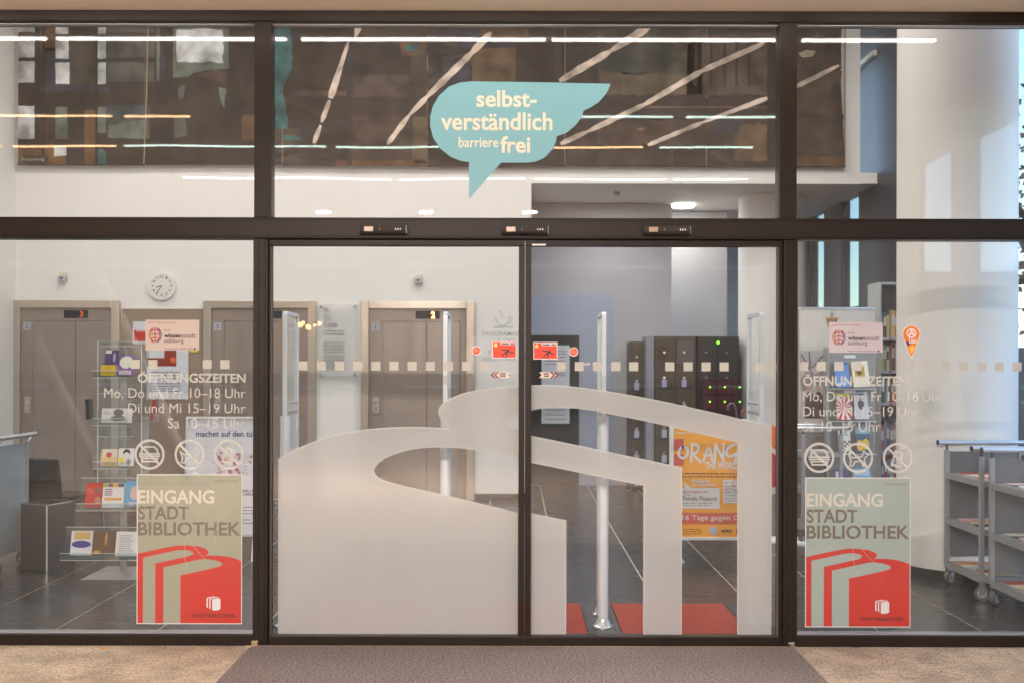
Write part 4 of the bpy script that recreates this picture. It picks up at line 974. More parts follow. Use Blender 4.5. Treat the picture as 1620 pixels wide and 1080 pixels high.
# brush-style title drawn as strokes
m = MB(); q = lambda l_, w: line(m, smooth_pts([(RX(a), RZ(b_)) for a, b_ in l_], 2), w*zd/FPX, y-.004)
q([(1081, 705), (1074, 710), (1074, 720), (1080, 724), (1087, 720), (1089, 710), (1084, 705), (1080, 706)], 4)
q([(1095, 701), (1093.5, 729)], 4); q([(1094, 701), (1106, 703), (1104, 714), (1095, 716), (1109, 730)], 4)
q([(1113, 728), (1122, 701), (1127, 727)], 4); q([(1114, 719), (1127, 718)], 3.5)
q([(1131, 729), (1132, 701)], 4); q([(1132, 701), (1145, 727)], 4); q([(1144, 728), (1145, 700)], 4)
q([(1164, 701), (1152, 706), (1148, 716), (1154, 722), (1165, 716)], 4); q([(1166, 714), (1162, 731)], 4)
q([(1178, 702), (1174, 728), (1190, 728)], 4); q([(1178, 702), (1192, 701)], 4); q([(1176, 714), (1188, 713)], 4)
part(m, 'brush_title', PAPER, e)
tl('THE WORLD', 1116, 1170, 740.5, 729, PAPER, .03)
bars(RX(1068), RX(1190), [RZ(748.5), RZ(753.5)], y-.004, flat(130, 70, 20), e, h=.010, seed=11)
bars(RX(1068), RX(1100), [RZ(684.5)], y-.004, PAPER, e, h=.008, seed=1)
tl('Filmabende', 1095, 1122, 762, 757, PAPER, .03); tl('mit Gesprächen', 1095, 1131, 768.5, 763, PAPER, .03)
part(MB().poly([(RX(a), RZ(b_)) for a, b_ in ((1070, 803), (1139, 803), (1139, 770.5), (1094, 770.5), (1083, 761), (1083, 770.5), (1070, 770.5))], y-.003), 'speech_panel', PAPER, e)
part(MB().poly(rect(RX(1144.5), RX(1200), RZ(794.5), RZ(757.5)), y-.003), 'text_panel', PAPER, e)
tl('Mo, 2. Dezember 2019', 1081, 1121, 778.5, 774.5, RO, .02); tl('19 Uhr', 1081, 1093, 783, 780, RO); tl('Female Pleasure', 1081, 1134.5, 790.5, 783.5, flat(60, 50, 50))
bars(RX(1081), RX(1127), [RZ(795), RZ(798.5)], y-.004, flat(150, 140, 140), e, h=.006, seed=2)
tl('Di, 10. Dezember', 1147, 1190, 764, 760.5, RO, .01); tl('und Mi, 11. Dez.', 1147, 1190, 769, 765.5, RO, .01); tl('2019, 19 Uhr', 1147, 1182, 774, 770.5, RO, .01); tl('Der Taucher', 1147, 1184, 779, 773.8, flat(60, 50, 50))
bars(RX(1147), RX(1195), [RZ(783), RZ(787), RZ(791)], y-.004, flat(150, 140, 140), e, h=.006, seed=3)
tl('16 Tage gegen Gewalt', 1080, 1200, 823.5, 813, PAPER)
bars(RX(1072), RX(1110), [RZ(836.5), RZ(840), RZ(843.5)], y-.004, flat(140, 80, 20), e, h=.006, seed=5)
part(MB().poly(circ(RX(1129), RZ(838), 6.5*zd/FPX), y-.004), 'round_seal', flat(200, 200, 220), e); tl('BÜRO', 1142, 1159, 840.5, 835.5, flat(70, 70, 80), .06)
part(MB().poly(rect(RX(1165), RX(1174), RZ(843), RZ(834)), y-.004), 'red_seal', flat(210, 60, 40), e)
for a in (1075, 1200):
    part(MB().tube((RX(a), y+.02, RZ(853)), (RX(a)-.0, y+.02, .02), .012, seg=10), 'leg', ALU, e); box_part('foot', ALU, e, RX(a)-.02, RX(a)+.02, y-.16, y+.2, 0, .02, .003)
# orange-red jacket hanging at the right edge
jk = thing('hanging_jacket', 'orange and red jacket hanging just left of the right mullion', 'jacket', P(1229, 770, 9.3))
zj = 9.3
def cloth(name, pts, m, dy):
    b = MB(); b.poly([(FX(a, zj), FZ(c, zj)) for a, c in pts], zj-CD+dy, .05); bmesh.ops.bevel(b.bm, geom=list(b.bm.edges), offset=.008, segments=2, affect='EDGES'); part(b, name, m, jk)
cloth('orange_shoulder', [(1216, 676), (1222, 671), (1229, 674), (1236, 684), (1240, 700), (1236, 708), (1228, 710), (1218, 700)], flat(238, 104, 20, .8), 0)
cloth('red_body', [(1218, 712), (1230, 720), (1238, 726), (1246, 745), (1250, 768), (1236, 762), (1222, 770)], flat(214, 36, 22, .8), -.03)
part(MB().tube(P(1232, 640, zj+.1), P(1232, 676, zj), .008), 'hook', CHROME, jk)
cs = thing('coat_stand', 'white coat stand post right of the orange poster, mostly hidden', 'coat stand', P(1250, 800, 9.5))
part(MB().tube((FX(1250, 9.5), 3.5, .02), (FX(1250, 9.5), 3.5, 1.7), .02), 'post', WHITEP, cs); part(MB().lathe([(0, 0), (.2, 0), (.2, .02), (.03, .04)], (FX(1250, 9.5), 3.5, 0)), 'foot', WHITEP, cs)
# ceiling lamp in recess
e = thing('recess_light', 'small glowing ceiling light in the recess', 'ceiling light', (FX(1079, 14.2), 8.2-.15, 3.67))
part(MB().lathe([(0, 3.645), (.14, 3.645), (.16, 3.672)], (FX(1079, 14.1), 8.05, 0), 24), 'diffuser', emis('recess_glow', (.95, 1, .85), 3.5), e)
for px, py in ((975, 306), (955, 330)):
    zz = 2.08*FPX/(VY-py)
    x = FX(px, zz); e = thing('ceiling_spot', 'tiny %s spotlight in the recess ceiling' % ('front' if py == 306 else 'rear'), 'spotlight', (x, zz-CD, 3.65), 'spotlights in the recess ceiling')
    part(MB().tube((x, zz-CD, 3.673), (x, zz-CD, 3.63), .035), 'spot_body', flat(190, 180, 180), e)
    sp = bpy.data.lights.new('spot_lamp', 'AREA'); sp.shape = 'DISK'; sp.size = .06; sp.energy = 5; sp.color = (1, .93, .9)
    so = bpy.data.objects.new('spot_lamp', sp); COL.objects.link(so); so.parent = e; so.location = (0, 0, -.025)

# ------------------------------------------------------------------ left: trolley, bin, chair, leaflet rack, A-board
def caster(x, y, root, r=.05, ang=0.3):
    c, s_ = math.cos(ang), math.sin(ang)
    R_ = Matrix.Rotation(ang, 3, 'Z')
    b = MB()
    for q_ in (-.024, .021): b.box(x-.016, x+.022, y+q_, y+q_+.003, r*.8, r*2+.025, 0, R_, (x, y, r))
    b.box(x-.025, x+.035, y-.024, y+.024, r*2+.022, r*2+.028, 0, R_, (x, y, r))
    b.tube((x, y, r*2+.028), (x, y, r*2+.05), .018)
    fk = part(b, 'caster', CHROME, root)
    w = part(MB().tube((x-s_*.015, y+c*.015, r), (x+s_*.015, y-c*.015, r), r, seg=24), 'wheel', RUBBER, root, sub=fk, smooth=True)
    part(MB().tube((x-s_*.0165, y+c*.0165, r), (x+s_*.0165, y-c*.0165, r), r*.6, seg=20), 'wheel_hub', mat('hub_grey', (.35, .35, .36), .4), root, sub=fk, smooth=True)
def trolley(x0, x1, y0, y1, axis, lab, papers, seed=0, panel=GREYM, fill=None):
    """axis 'y': end panels and handle bars lie across x at both y ends; 'x': the other way round"""
    T = thing('book_trolley', lab, 'book trolley', ((x0+x1)/2, (y0+y1)/2, 0), 'library book trolleys')
    r = random.Random(seed)
    for cx_ in (x0+.03, x1-.03):
        for cy_ in (y0+.03, y1-.03): caster(cx_, cy_, T, ang=r.uniform(-.8, .8))
    for (a, b_) in ((x0, y0), (x0, y1-.03), (x1-.03, y0), (x1-.03, y1-.03)):
        box_part('post', GREYM, T, a, a+.03, b_, b_+.03, .135, .965, .003)
    for z in (.16, .473, .80):
        box_part('shelf', GREYM, T, x0+.031, x1-.031, y0, y1, z-.035, z, .002)
        if axis == 'y':
            for a in (x0+.0, x1-.004): box_part('shelf_lip', GREYM, T, a-.001, a+.003, y0+.031, y1-.031, z-.037, z+.004, .001)
    PL = mat('pale_blue_grey_sheet', (.30, .36, .42), .3, .3) if panel is None else mat('grey_brown_laminate', (.17, .165, .17), .22, .2, .1, 2)
    if axis == 'y':
        for yy in (y0+.01, y1-.018): 
            if yy > y0+.1 or True: box_part('end_panel', PL, T, x0+.032, x1-.032, yy if yy > y0+.1 else y0+.011, (yy if yy > y0+.1 else y0+.011)+.008, .2 if yy > y0+.1 else .14, .955 if yy > y0+.1 else .155)
        for yy in (y0+.015, y1-.015):
            part(MB().tube((x0-.05, yy, 1.018), (x1+.05, yy, 1.018), .017, seg=18), 'handle_bar', ALU, T, smooth=True)
            for xx in (x0-.052, x1+.052): part(MB().tube((xx-.004, yy, 1.018), (xx+.004, yy, 1.018), .0185, seg=18), 'handle_cap', DARKP, T)
            for xx in (x0+.015, x1-.015): part(MB().tube((xx, yy, .965), (xx, yy, 1.01), .008, seg=8), 'handle_bracket', DARKP, T)
    else:
        for xx in (x0+.01, x1-.018): box_part('end_panel', PL, T, xx, xx+.008, y0+.032, y1-.032, .14, .955)
        for xx in (x0+.015, x1+.03):
            part(MB().tube((xx, y0-.05, 1.018), (xx, y1+.05, 1.018), .017, seg=18), 'handle_bar', ALU, T, smooth=True)
            for yy in (y0-.052, y1+.052): part(MB().tube((xx, yy-.004, 1.018), (xx, yy+.004, 1.018), .0185, seg=18), 'handle_cap', DARKP, T)
            for yy in (y0+.015, y1-.015): part(MB().tube((xx-.03, yy, .96), (xx, yy, 1.01), .006, seg=8), 'handle_bracket', CHROME, T)
    return T
def sheets(x0, x1, y0, y1, z, n, seed, where):
    r = random.Random(seed)
    cols = [('white', flat(232, 228, 226)), ('orange', flat(214, 140, 90)), ('red', flat(180, 74, 64)), ('cream', flat(226, 206, 170)), ('pink', flat(222, 186, 190)), ('black', flat(50, 46, 50)), ('grey', flat(190, 188, 190)), ('ivory', flat(224, 214, 200))]
    r.shuffle(cols)
    place = ('nearest the camera', 'second from the camera', 'in the middle', 'fourth from the camera', 'farthest from the camera')
    for k in range(n):
        cn, c = cols[k % 8]
        fy = y0+(k+.5)/n*(y1-y0); w = .22; d = (y1-y0)/n*.48
        cxx = x0+.02+w/2+r.uniform(0, .03)
        b = MB(); th = .003+.003*(k % 3)
        b.box(cxx-w/2, cxx+w/2, fy-d, fy+d, z+.001+k*.0, z+.001+th, .001, Matrix.Rotation(r.uniform(-.15, .15), 3, 'Z'))
        o = b.build('newspaper', c); tag(o, 'folded %s newspaper %s on the %s' % (cn, place[k], where), 'newspaper', 'papers on the trolleys')
TA = (3.10, 3.66, 7.10-CD, 7.70-CD); TB = (3.12, 3.68, 6.42-CD, 7.02-CD)
trolley(*TA, 'y', 'grey book trolley with papers standing right in front of the round column', 0, 1)
trolley(*TB, 'y', 'grey book trolley with papers at the right edge, nearest the glass', 0, 2)
for nm, T_ in (('back right trolley', TA), ('front right trolley', TB)):
    for z, s_ in ((.80, 'top'), (.473, 'middle'), (.16, 'bottom')):
        sheets(T_[0]+.03, T_[1]-.03, T_[2]+.05, T_[3]-.06, z, 5, int(z*100)+len(nm), '%s shelf of the %s' % (s_, nm))
trolley(-4.6, -3.83, 7.88-CD, 8.40-CD, 'x', 'blue-grey book trolley cut off by the left edge of the picture', 0, 3, panel=None)
# bin
bx, by = -3.60, 8.22-CD; Rb = Matrix.Rotation(math.radians(-24), 3, 'Z')
bn = thing('waste_bin', 'square brushed steel waste bin beside the left trolley', 'waste bin', (bx, by, 0))
BST = mat('brushed_bin_steel', (.13, .12, .115), .34, .6, .1, 4)
b = MB(); h_ = .135
for a in ((-h_, -h_+.004, -h_, h_), (h_-.004, h_, -h_, h_), (-h_+.004, h_-.004, -h_, -h_+.004), (-h_+.004, h_-.004, h_-.004, h_)):
    b.box(bx+a[0], bx+a[1], by+a[2], by+a[3], .0, .5, .001, Rb, (bx, by, 0))
part(b, 'bin_walls', BST, bn)
_cv = Rb @ Vector((-h_, -h_, 0)); _cw = Rb @ Vector((h_, -h_, 0))
for _v in (_cw,): part(MB().tube((bx+_v.x, by+_v.y, .003), (bx+_v.x, by+_v.y, .499), .006, seg=10), 'corner_glint', ALU, bn)  # bright strip added as the glint on the front corner only
b = MB().box(bx-h_+.005, bx+h_-.005, by-h_+.005, by+h_-.005, .01, .02, 0, Rb, (bx, by, 0)); part(b, 'bin_floor', DARKP, bn)
b = MB()
for a in ((-h_-.003, -h_+.01, -h_-.003, h_+.003), (h_-.01, h_+.003, -h_-.003, h_+.003), (-h_+.01, h_-.01, -h_-.003, -h_+.01), (-h_+.01, h_-.01, h_-.01, h_+.003)):
    b.box(bx+a[0], bx+a[1], by+a[2], by+a[3], .5, .508, .001, Rb, (bx, by, 0))
part(b, 'rim', CHROME, bn)
# chair seen from behind
ch = thing('lobby_chair', 'black upholstered chair seen from behind, next to the steel bin', 'chair', (-3.95, 9.1-CD, 0))
RC = Matrix.Rotation(math.radians(-22), 3, 'Z'); pv = (-4.0, 9.0-CD, 0)
def cb(name, x0, x1, y0, y1, z0, z1, m, bev, tilt=0):
    b = MB().box(x0, x1, y0, y1, z0, z1, bev)
    if tilt: bmesh.ops.rotate(b.bm, verts=b.bm.verts, cent=(0, y0, z0), matrix=Matrix.Rotation(tilt, 3, 'X'))
    bmesh.ops.rotate(b.bm, verts=b.bm.verts, cent=pv, matrix=RC); part(b, name, m, ch)
y9 = 9.0-CD
cb('backrest', -4.26, -3.76, y9-.03, y9+.03, .30, .78, BLACKF, .022, math.radians(8))
cb('seat', -4.24, -3.78, y9+.05, y9+.52, .36, .44, BLACKF, .03)
cb('armrest', -3.79, -3.74, y9+.03, y9+.42, .43, .46, BLACKF, .012)
for xx in (-4.22, -3.79):
    for a, b_ in (((xx, y9+.06, .37), (xx, y9-.04, .005)), ((xx, y9+.46, .37), (xx, y9+.52, .005))):
        m = MB().tube(a, b_, .012, seg=12); bmesh.ops.rotate(m.bm, verts=m.bm.verts, cent=pv, matrix=RC); part(m, 'leg', CHROME, ch, smooth=True)
# leaflet rack
rk = thing('leaflet_rack', 'tall clear acrylic leaflet rack with tilted trays left of the entrance poster', 'leaflet rack', (FX(196, 7.95), 7.95-CD, 0))
zk = 8.0; yk = zk-CD; xc = FX(196, zk)
GST = mat('rack_steel', (.42, .41, .41), .35, .7)
b = MB(); b.bm = bmesh.new() if False else b.bm
w0, w1 = .23, .17
vs = [b.bm.verts.new(v) for v in ((xc-w0, yk-.24, .0), (xc+w0, yk-.24, .0), (xc+w0, yk+.24, .0), (xc-w0, yk+.24, .0), (xc-w1, yk-.12, .03), (xc+w1, yk-.12, .03), (xc+w1, yk+.12, .03), (xc-w1, yk+.12, .03))]
for f_ in ((0, 1, 5, 4), (1, 2, 6, 5), (2, 3, 7, 6), (3, 0, 4, 7), (4, 5, 6, 7)): b.bm.faces.new([vs[i] for i in f_])
part(b, 'base_plate', GST, rk)
box_part('spine', GST, rk, xc-.022, xc+.022, yk-.012, yk+.012, .03, 1.70, .003)
for xx in (xc-.17, xc+.155): box_part('side_sheet', ACRYL, rk, xx, xx+.006, yk-.07, yk+.09, .55, 1.735)
part(MB().box(xc-.164, xc+.155, yk+.045, yk+.050, .55, 1.73), 'back_sheet', ACRYL, rk)
for k in range(11): box_part('cross_slat', GST, rk, xc-.055, xc+.055, yk+.014, yk+.018, .62+k*.095, .632+k*.095)
EDG = mat('acrylic_edge_shine', (.62, .70, .72), .25)  # pale strips paint the bright shine along the acrylic edges
for xx in (xc-.17, xc+.155): box_part('sheet_edge_shine', EDG, rk, xx, xx+.006, yk-.0735, yk-.0705, .55, 1.735)
box_part('sheet_edge_shine', EDG, rk, xc-.17, xc+.161, yk-.07, yk+.05, 1.7355, 1.7385)
def tray(x0, x1, z, lean=.22, h=.17, d=.07):
    t_ = MB(); yy = yk-.10
    t_.box(x0, x1, yy, yy+.004, z, z+h*1.35, 0, Matrix.Rotation(-lean, 3, 'X'), (0, yy, z))
    t_.box(x0, x1, yy-.06, yy+.002, z-.004, z, 0)
    t_.box(x0, x1, yy-.062, yy-.058, z, z+h*.28, 0, Matrix.Rotation(-lean, 3, 'X'), (0, yy-.06, z))
    for xx in (x0, x1-.004): t_.box(xx, xx+.004, yy-.06, yy+.002, z, z+h*.5, 0)
    o = part(t_, 'tray', ACRYL, rk)
    t_ = MB(); t_.box(x0, x1, yy-.066, yy-.062, z+h*.27, z+h*.27+.004); t_.box(x0, x1, yy-.064, yy-.060, z-.006, z-.002); t_.box(x0, x1, yy+.028+h*.04, yy+.031+h*.04, z+h*1.32, z+h*1.32+.004)
    part(t_, 'tray_edge_shine', EDG, rk, sub=o)
TR = [(FX(160, zk), FX(216, zk), FZ(597, zk), 1), (FX(160, zk), FX(213, zk), FZ(671, zk), 1), (FX(160, zk), FX(216, zk), FZ(738, zk), 1), (FX(134, zk), FX(240, zk), FZ(803, zk), 1), (FX(110, zk), FX(250, zk), FZ(880, zk), 1)]
for x0, x1, z, _ in TR: tray(x0, x1, z)
def leaflet(a, b_, ytop, ybot, lab, base, deco):
    lean = .22; x0, x1 = FX(a, zk-.12), FX(b_, zk-.12); z0, z1 = FZ(ybot, zk-.12), FZ(ytop, zk-.12); yy = yk-.145
    e = thing('leaflet', lab, 'leaflet', ((x0+x1)/2, yy, z0), 'leaflets in the acrylic rack')
    Rm = Matrix.Rotation(-lean, 3, 'X')
    def put(mb, m, nm): bmesh.ops.rotate(mb.bm, verts=mb.bm.verts, cent=(0, yy, z0), matrix=Rm); part(mb, nm, m, e)
    put(MB().box(x0, x1, yy, yy+.012, z0, z1, .001), base, 'leaflet_stack')
    W_, H_ = x1-x0, z1-z0
    for k, (u0, u1, v0, v1, m, kind) in enumerate(deco):
        if kind == 'o': pts = [(x0+W_*(u0+u1)/2+W_*(u1-u0)/2*math.cos(t_*PI/9), z0+H_*(v0+v1)/2+H_*(v1-v0)/2*math.sin(t_*PI/9)) for t_ in range(18)]
        elif kind == 'l':
            mb = MB(); r = random.Random(k); z = v0
            while z < v1:
                mb.poly(rect(x0+W_*u0, x0+W_*(u0+(u1-u0)*r.uniform(.6, 1)), z0+H_*z, z0+H_*(z+.03)), yy-.0012-.0004*k); z += .075
            put(mb, m, 'print'); continue
        else: pts = rect(x0+W_*u0, x0+W_*u1, z0+H_*v0, z0+H_*v1)
        put(MB().poly(pts, yy-.0012-.0004*k), m, 'print')
Wp = PAPER; Yl = flat(242, 206, 30); Bk = flat(40, 36, 40); Pu = flat(84, 58, 112); Rr = flat(206, 46, 40); Lb = flat(96, 168, 214); Br = flat(110, 82, 56)
leaflet(167, 188, 554, 577, 'purple leaflet with a pale figure at the top left of the rack', Pu, [(.05, .5, .75, .97, flat(220, 216, 226), 'r'), (.62, .82, .15, .8, flat(170, 160, 200), 'o')])
leaflet(161, 183, 578, 595, 'yellow leaflet below the purple one in the top tray', Yl, [(.1, .9, .3, .85, flat(210, 170, 30), 'l')])
leaflet(187, 214, 562, 595, 'violet and white leaflet on the right of the top tray', flat(134, 96, 160), [(.1, .9, .35, .95, flat(226, 232, 220), 'o'), (.1, .8, .05, .25, flat(240, 220, 230), 'r')])
leaflet(162, 210, 646, 669, 'wide white leaflet with a grey crouching figure in the second tray', flat(224, 222, 226), [(.38, .72, .45, .95, flat(120, 110, 118), 'o'), (.3, .8, .1, .5, flat(132, 120, 124), 'o'), (.06, .3, .6, .8, flat(150, 150, 160), 'l')])
leaflet(161, 187, 710, 737, 'cream leaflet with a red circle in the third tray', flat(236, 210, 150), [(.1, .95, .55, .98, flat(232, 226, 214), 'r'), (.3, .65, .5, .8, flat(220, 70, 50), 'o'), (.1, .9, .08, .3, flat(226, 150, 80), 'l')])
leaflet(188, 213, 709, 737, 'black and white leaflet with a yellow spot in the third tray', Wp, [(.3, .75, .6, .95, Bk, 'o'), (.38, .68, .55, .78, Wp, 'o'), (.05, .4, .1, .5, flat(246, 226, 20), 'o'), (.55, .95, .1, .35, Bk, 'l')])
leaflet(136, 162, 764, 803, 'red leaflet with two portraits at the left of the fourth tray', Rr, [(.55, .95, .55, .85, flat(150, 90, 70), 'o'), (.6, .95, .15, .45, flat(190, 130, 110), 'o'), (.1, .5, .6, .8, flat(236, 120, 100), 'l')])
leaflet(163, 197, 764, 803, 'white leaflet with a coloured top stripe in the fourth tray', Wp, [(0, .22, .84, .98, flat(150, 190, 60), 'r'), (.23, .46, .84, .98, flat(160, 60, 130), 'r'), (.47, .7, .84, .98, flat(240, 180, 30), 'r'), (.71, .98, .84, .98, flat(40, 60, 120), 'r'), (.1, .6, .5, .75, flat(120, 60, 120), 'l'), (.1, .9, .3, .4, flat(230, 160, 50), 'r')])
leaflet(198, 222, 761, 801, 'light blue leaflet at the right of the fourth tray', Lb, [(.35, .95, .25, .8, flat(220, 190, 180), 'o'), (.3, .95, .05, .2, Wp, 'l')])
leaflet(113, 147, 840, 878, 'white and violet-blue leaflet at the left of the bottom tray', flat(230, 228, 236), [(.15, .9, .65, .95, flat(216, 180, 110), 'r'), (.05, .95, .3, .6, flat(70, 60, 150), 'o')])
leaflet(148, 182, 840, 878, 'dark brown leaflet with a golden glow in the middle of the bottom tray', Br, [(.05, .4, .03, .2, flat(220, 160, 60), 'o'), (.55, .66, .4, .98, flat(216, 150, 90), 'o')])
leaflet(184, 220, 841, 879, 'plain white text leaflet at the right of the bottom tray', Wp, [(.15, .85, .15, .85, flat(170, 170, 185), 'l')])
# side pockets of the rack
for sx, c, lb in ((-1, Bk, 'black leaflet in the left side pocket of the rack'), (1, Rr, 'red leaflet in the right side pocket of the rack')):
    x = xc+sx*.24
    pk = MB().box(x-.002, x+.002, yk-.05, yk+.09, FZ(668, zk), FZ(625, zk), 0, Matrix.Rotation(sx*.06, 3, 'Y')); part(pk, 'side_pocket', ACRYL, rk)
    e = MB().box(x+sx*.006-.004-.02, x+sx*.006+.004-.02, yk-.045, yk+.085, FZ(664, zk), FZ(632, zk), .001, Matrix.Rotation(sx*.06, 3, 'Y')).build('leaflet', c); tag(e, lb, 'leaflet', 'leaflets in the acrylic rack')
# A-board
zd = 8.5; y = zd-CD; lean = math.radians(4)
ab = thing('poster_board', 'white poster board with violet German lettering and red ornaments behind the left window', 'poster board', (FX(346, zd), y, 0))
RA = Matrix.Rotation(-lean, 3, 'X'); pvz = FZ(846, zd)
def ap(mb, nm, m): bmesh.ops.rotate(mb.bm, verts=mb.bm.verts, cent=(0, y, pvz), matrix=RA); return part(mb, nm, m, ab)
x0, x1 = FX(293, zd), FX(424, zd); zt_ = FZ(664, zd)
ap(MB().box(x0, x1, y, y+.01, pvz, zt_, .002), 'board', flat(236, 236, 246))
for a in ((x0-.012, x0+.001, pvz, zt_+.01), (x1-.001, x1+.012, pvz, zt_+.01)): ap(MB().box(a[0], a[1], y-.008, y+.016, a[2], a[3], .003), 'frame_stile', ALU)
ap(MB().box(x0-.012, x1+.012, y-.009, y+.017, zt_+.002, zt_+.022, .004), 'frame_rail', WHITEP); ap(MB().box(x0-.012, x1+.012, y-.009, y+.017, pvz-.015, pvz-.001, .003), 'frame_rail', ALU)
def at_(s_, a, b_, yb, yt, m, bo=0):
    vs, fs, p, q_, c, d = text_mesh(s_, bo); me = bpy.data.meshes.new('t')
    me.from_pydata([(FX(a, zd)+(v[0]-p)/(q_-p)*(FX(b_, zd)-FX(a, zd)), y-.002, FZ(yb, zd)+(v[1]-c)/(d-c)*(FZ(yt, zd)-FZ(yb, zd))) for v in vs], [], fs)
    mb = MB(); mb.bm.from_mesh(me); bpy.data.meshes.remove(me); ap(mb, 'lettering', m)
at_('machet auf den türen', 307, 414, 691.5, 682, flat(84, 74, 128), .02)
at_('T. BIBLIOTHEK', 374, 420, 779, 775, flat(84, 74, 128), .02); at_('ADVENT', 376, 404, 785, 780, flat(84, 74, 128), .02)
mb = MB(); r = random.Random(5)
for k in range(46):
    t_ = r.uniform(0, 2*PI); rad = r.uniform(14, 44); px = 357+rad*math.cos(t_)*.95; py = 733+abs(rad*math.sin(t_))*-.35+r.uniform(-6, 22)
    if px < 334 or px > 400: continue
    if k % 3: mb.poly(circ(FX(px, zd), FZ(py, zd), r.uniform(.004, .012), 8), y-.002-.0001*(k % 5))
    else:
        for s_ in range(5): line(mb, [(FX(px, zd), FZ(py, zd)), (FX(px, zd)+.016*math.cos(s_*1.256), FZ(py, zd)+.016*math.sin(s_*1.256))], .005, y-.002-.0001*s_)
ap(mb, 'red_ornament', flat(216, 92, 110))
for v in (802, 807, 812, 822, 827): 
    mb = MB(); mb.poly(rect(FX(376, zd), FX(376+r.uniform(15, 30), zd), FZ(v+1.5, zd), FZ(v, zd)), y-.002); ap(mb, 'print', flat(150, 150, 180))
for xx in (x0+.03, x1-.12): part(MB().tube((xx, y+.03, pvz), (xx, y-.02, .0), .009), 'leg', ALU, ab)
for xx in (x0+.0, x1-.05): part(MB().tube((xx, y+.05, zt_), (xx-.03, y+.45, .0), .010), 'leg', ALU, ab)

# ------------------------------------------------------------------ right: panel, rack, bookcase, far trolley
zd = 10.2; y = zd-CD
e = thing('display_panel', 'white display panel with a faded photograph, behind the right city sign', 'display panel', (FX(1325, zd), y, 0))
box_part('panel', flat(222, 216, 210), e, FX(1265, zd), FX(1384, zd), y, y+.03, FZ(700, zd), FZ(488, zd), .003)
box_part('top_rail', ALU, e, FX(1264, zd), FX(1385, zd), y-.006, y+.036, FZ(488, zd), FZ(485, zd), .003)
pm = mat('faded_photo', (.30, .27, .26), .5, var=.6, scale=9)
part(MB().poly(rect(FX(1265.5, zd), FX(1316, zd), FZ(660, zd), FZ(553, zd)), y-.002), 'photo_print', flat(196, 190, 192), e)
m = MB()
for l_ in ([(1268, 560), (1285, 590)], [(1285, 580), (1306, 556)], [(1280, 556), (1282, 580)], [(1296, 565), (1318, 563)]): line(m, [(FX(a, zd), FZ(b_, zd)) for a, b_ in l_], .014, y-.003)
part(m, 'printed_beam', flat(120, 108, 106), e)
part(MB().poly([(FX(a, zd), FZ(b_, zd)) for a, b_ in ((1266, 600), (1275, 586), (1290, 590), (1304, 584), (1308, 612), (1290, 606), (1270, 618))], y-.003), 'printed_shape', flat(150, 142, 140), e)
for px_, c in ((1281, flat(70, 52, 60)), (1295, flat(84, 44, 54)), (1307, flat(66, 52, 58))):
    part(MB().poly([(FX(a, zd), FZ(b_, zd)) for a, b_ in ((px_-8, 660), (px_+8, 660), (px_+7, 626), (px_+3, 618), (px_-3, 618), (px_-7, 626))], y-.004), 'printed_coat', c, e)
    part(MB().poly(circ(FX(px_, zd), FZ(612, zd), .026, 14), y-.004), 'printed_head', flat(196, 160, 140), e)
for xx in (FX(1268, zd), FX(1380, zd)-.02): box_part('leg', ALU, e, xx, xx+.02, y+.005, y+.025, 0.0, FZ(700, zd)-.002)
e = thing('flower_pot', 'small terracotta pot with pale sprigs on top of the far shelf end', 'plant pot', P(1313, 512, 10.0))
zq = 10.0; cx_, cy_ = FX(1316, zq), zq-CD; zz = FZ(516, zq)
part(MB().lathe([(0, 0), (.035, 0), (.05, .07), (.056, .07), (.056, .085), (.048, .085)], (cx_, cy_, zz)), 'pot', mat('terracotta', (.42, .2, .12), .8), e, smooth=True)
m = MB(); r = random.Random(3)
for k in range(14): a = r.uniform(0, 6.28); m.tube((cx_, cy_, zz+.08), (cx_+.03*math.cos(a), cy_+.03*math.sin(a), zz+r.uniform(.12, .2)), .004, .001, 5)
part(m, 'sprigs', flat(190, 184, 160), e)
zd = 9.8; y = zd-CD
e = thing('magazine_rack', 'grey metal magazine display with tilted covers behind the right window', 'magazine rack', (FX(1345, zd), y, 0))
box_part('back_board', mat('rack_grey', (.27, .27, .265), .5, .2), e, FX(1306, zd), FX(1386, zd), y+.05, y+.08, .1, FZ(549, zd), .004)
box_part('side', mat('rack_grey', (.2, .2, .2)), e, FX(1306, zd)-.004, FX(1306, zd)+.02, y-.05, y+.049, .1, FZ(549, zd), .003)
box_part('plinth', DARKP, e, FX(1306, zd), FX(1386, zd), y-.05, y+.2, 0, .1)
for v in (613, 664, 716, 766): box_part('ledge', ALU, e, FX(1309, zd), FX(1386, zd), y-.03, y+.048, FZ(v, zd)-.01, FZ(v, zd), .002)
for v in (560, 616, 668): box_part('label_holder', PAPER, e, FX(1338, zd), FX(1356, zd), y+.045, y+.049, FZ(v+5, zd), FZ(v, zd))
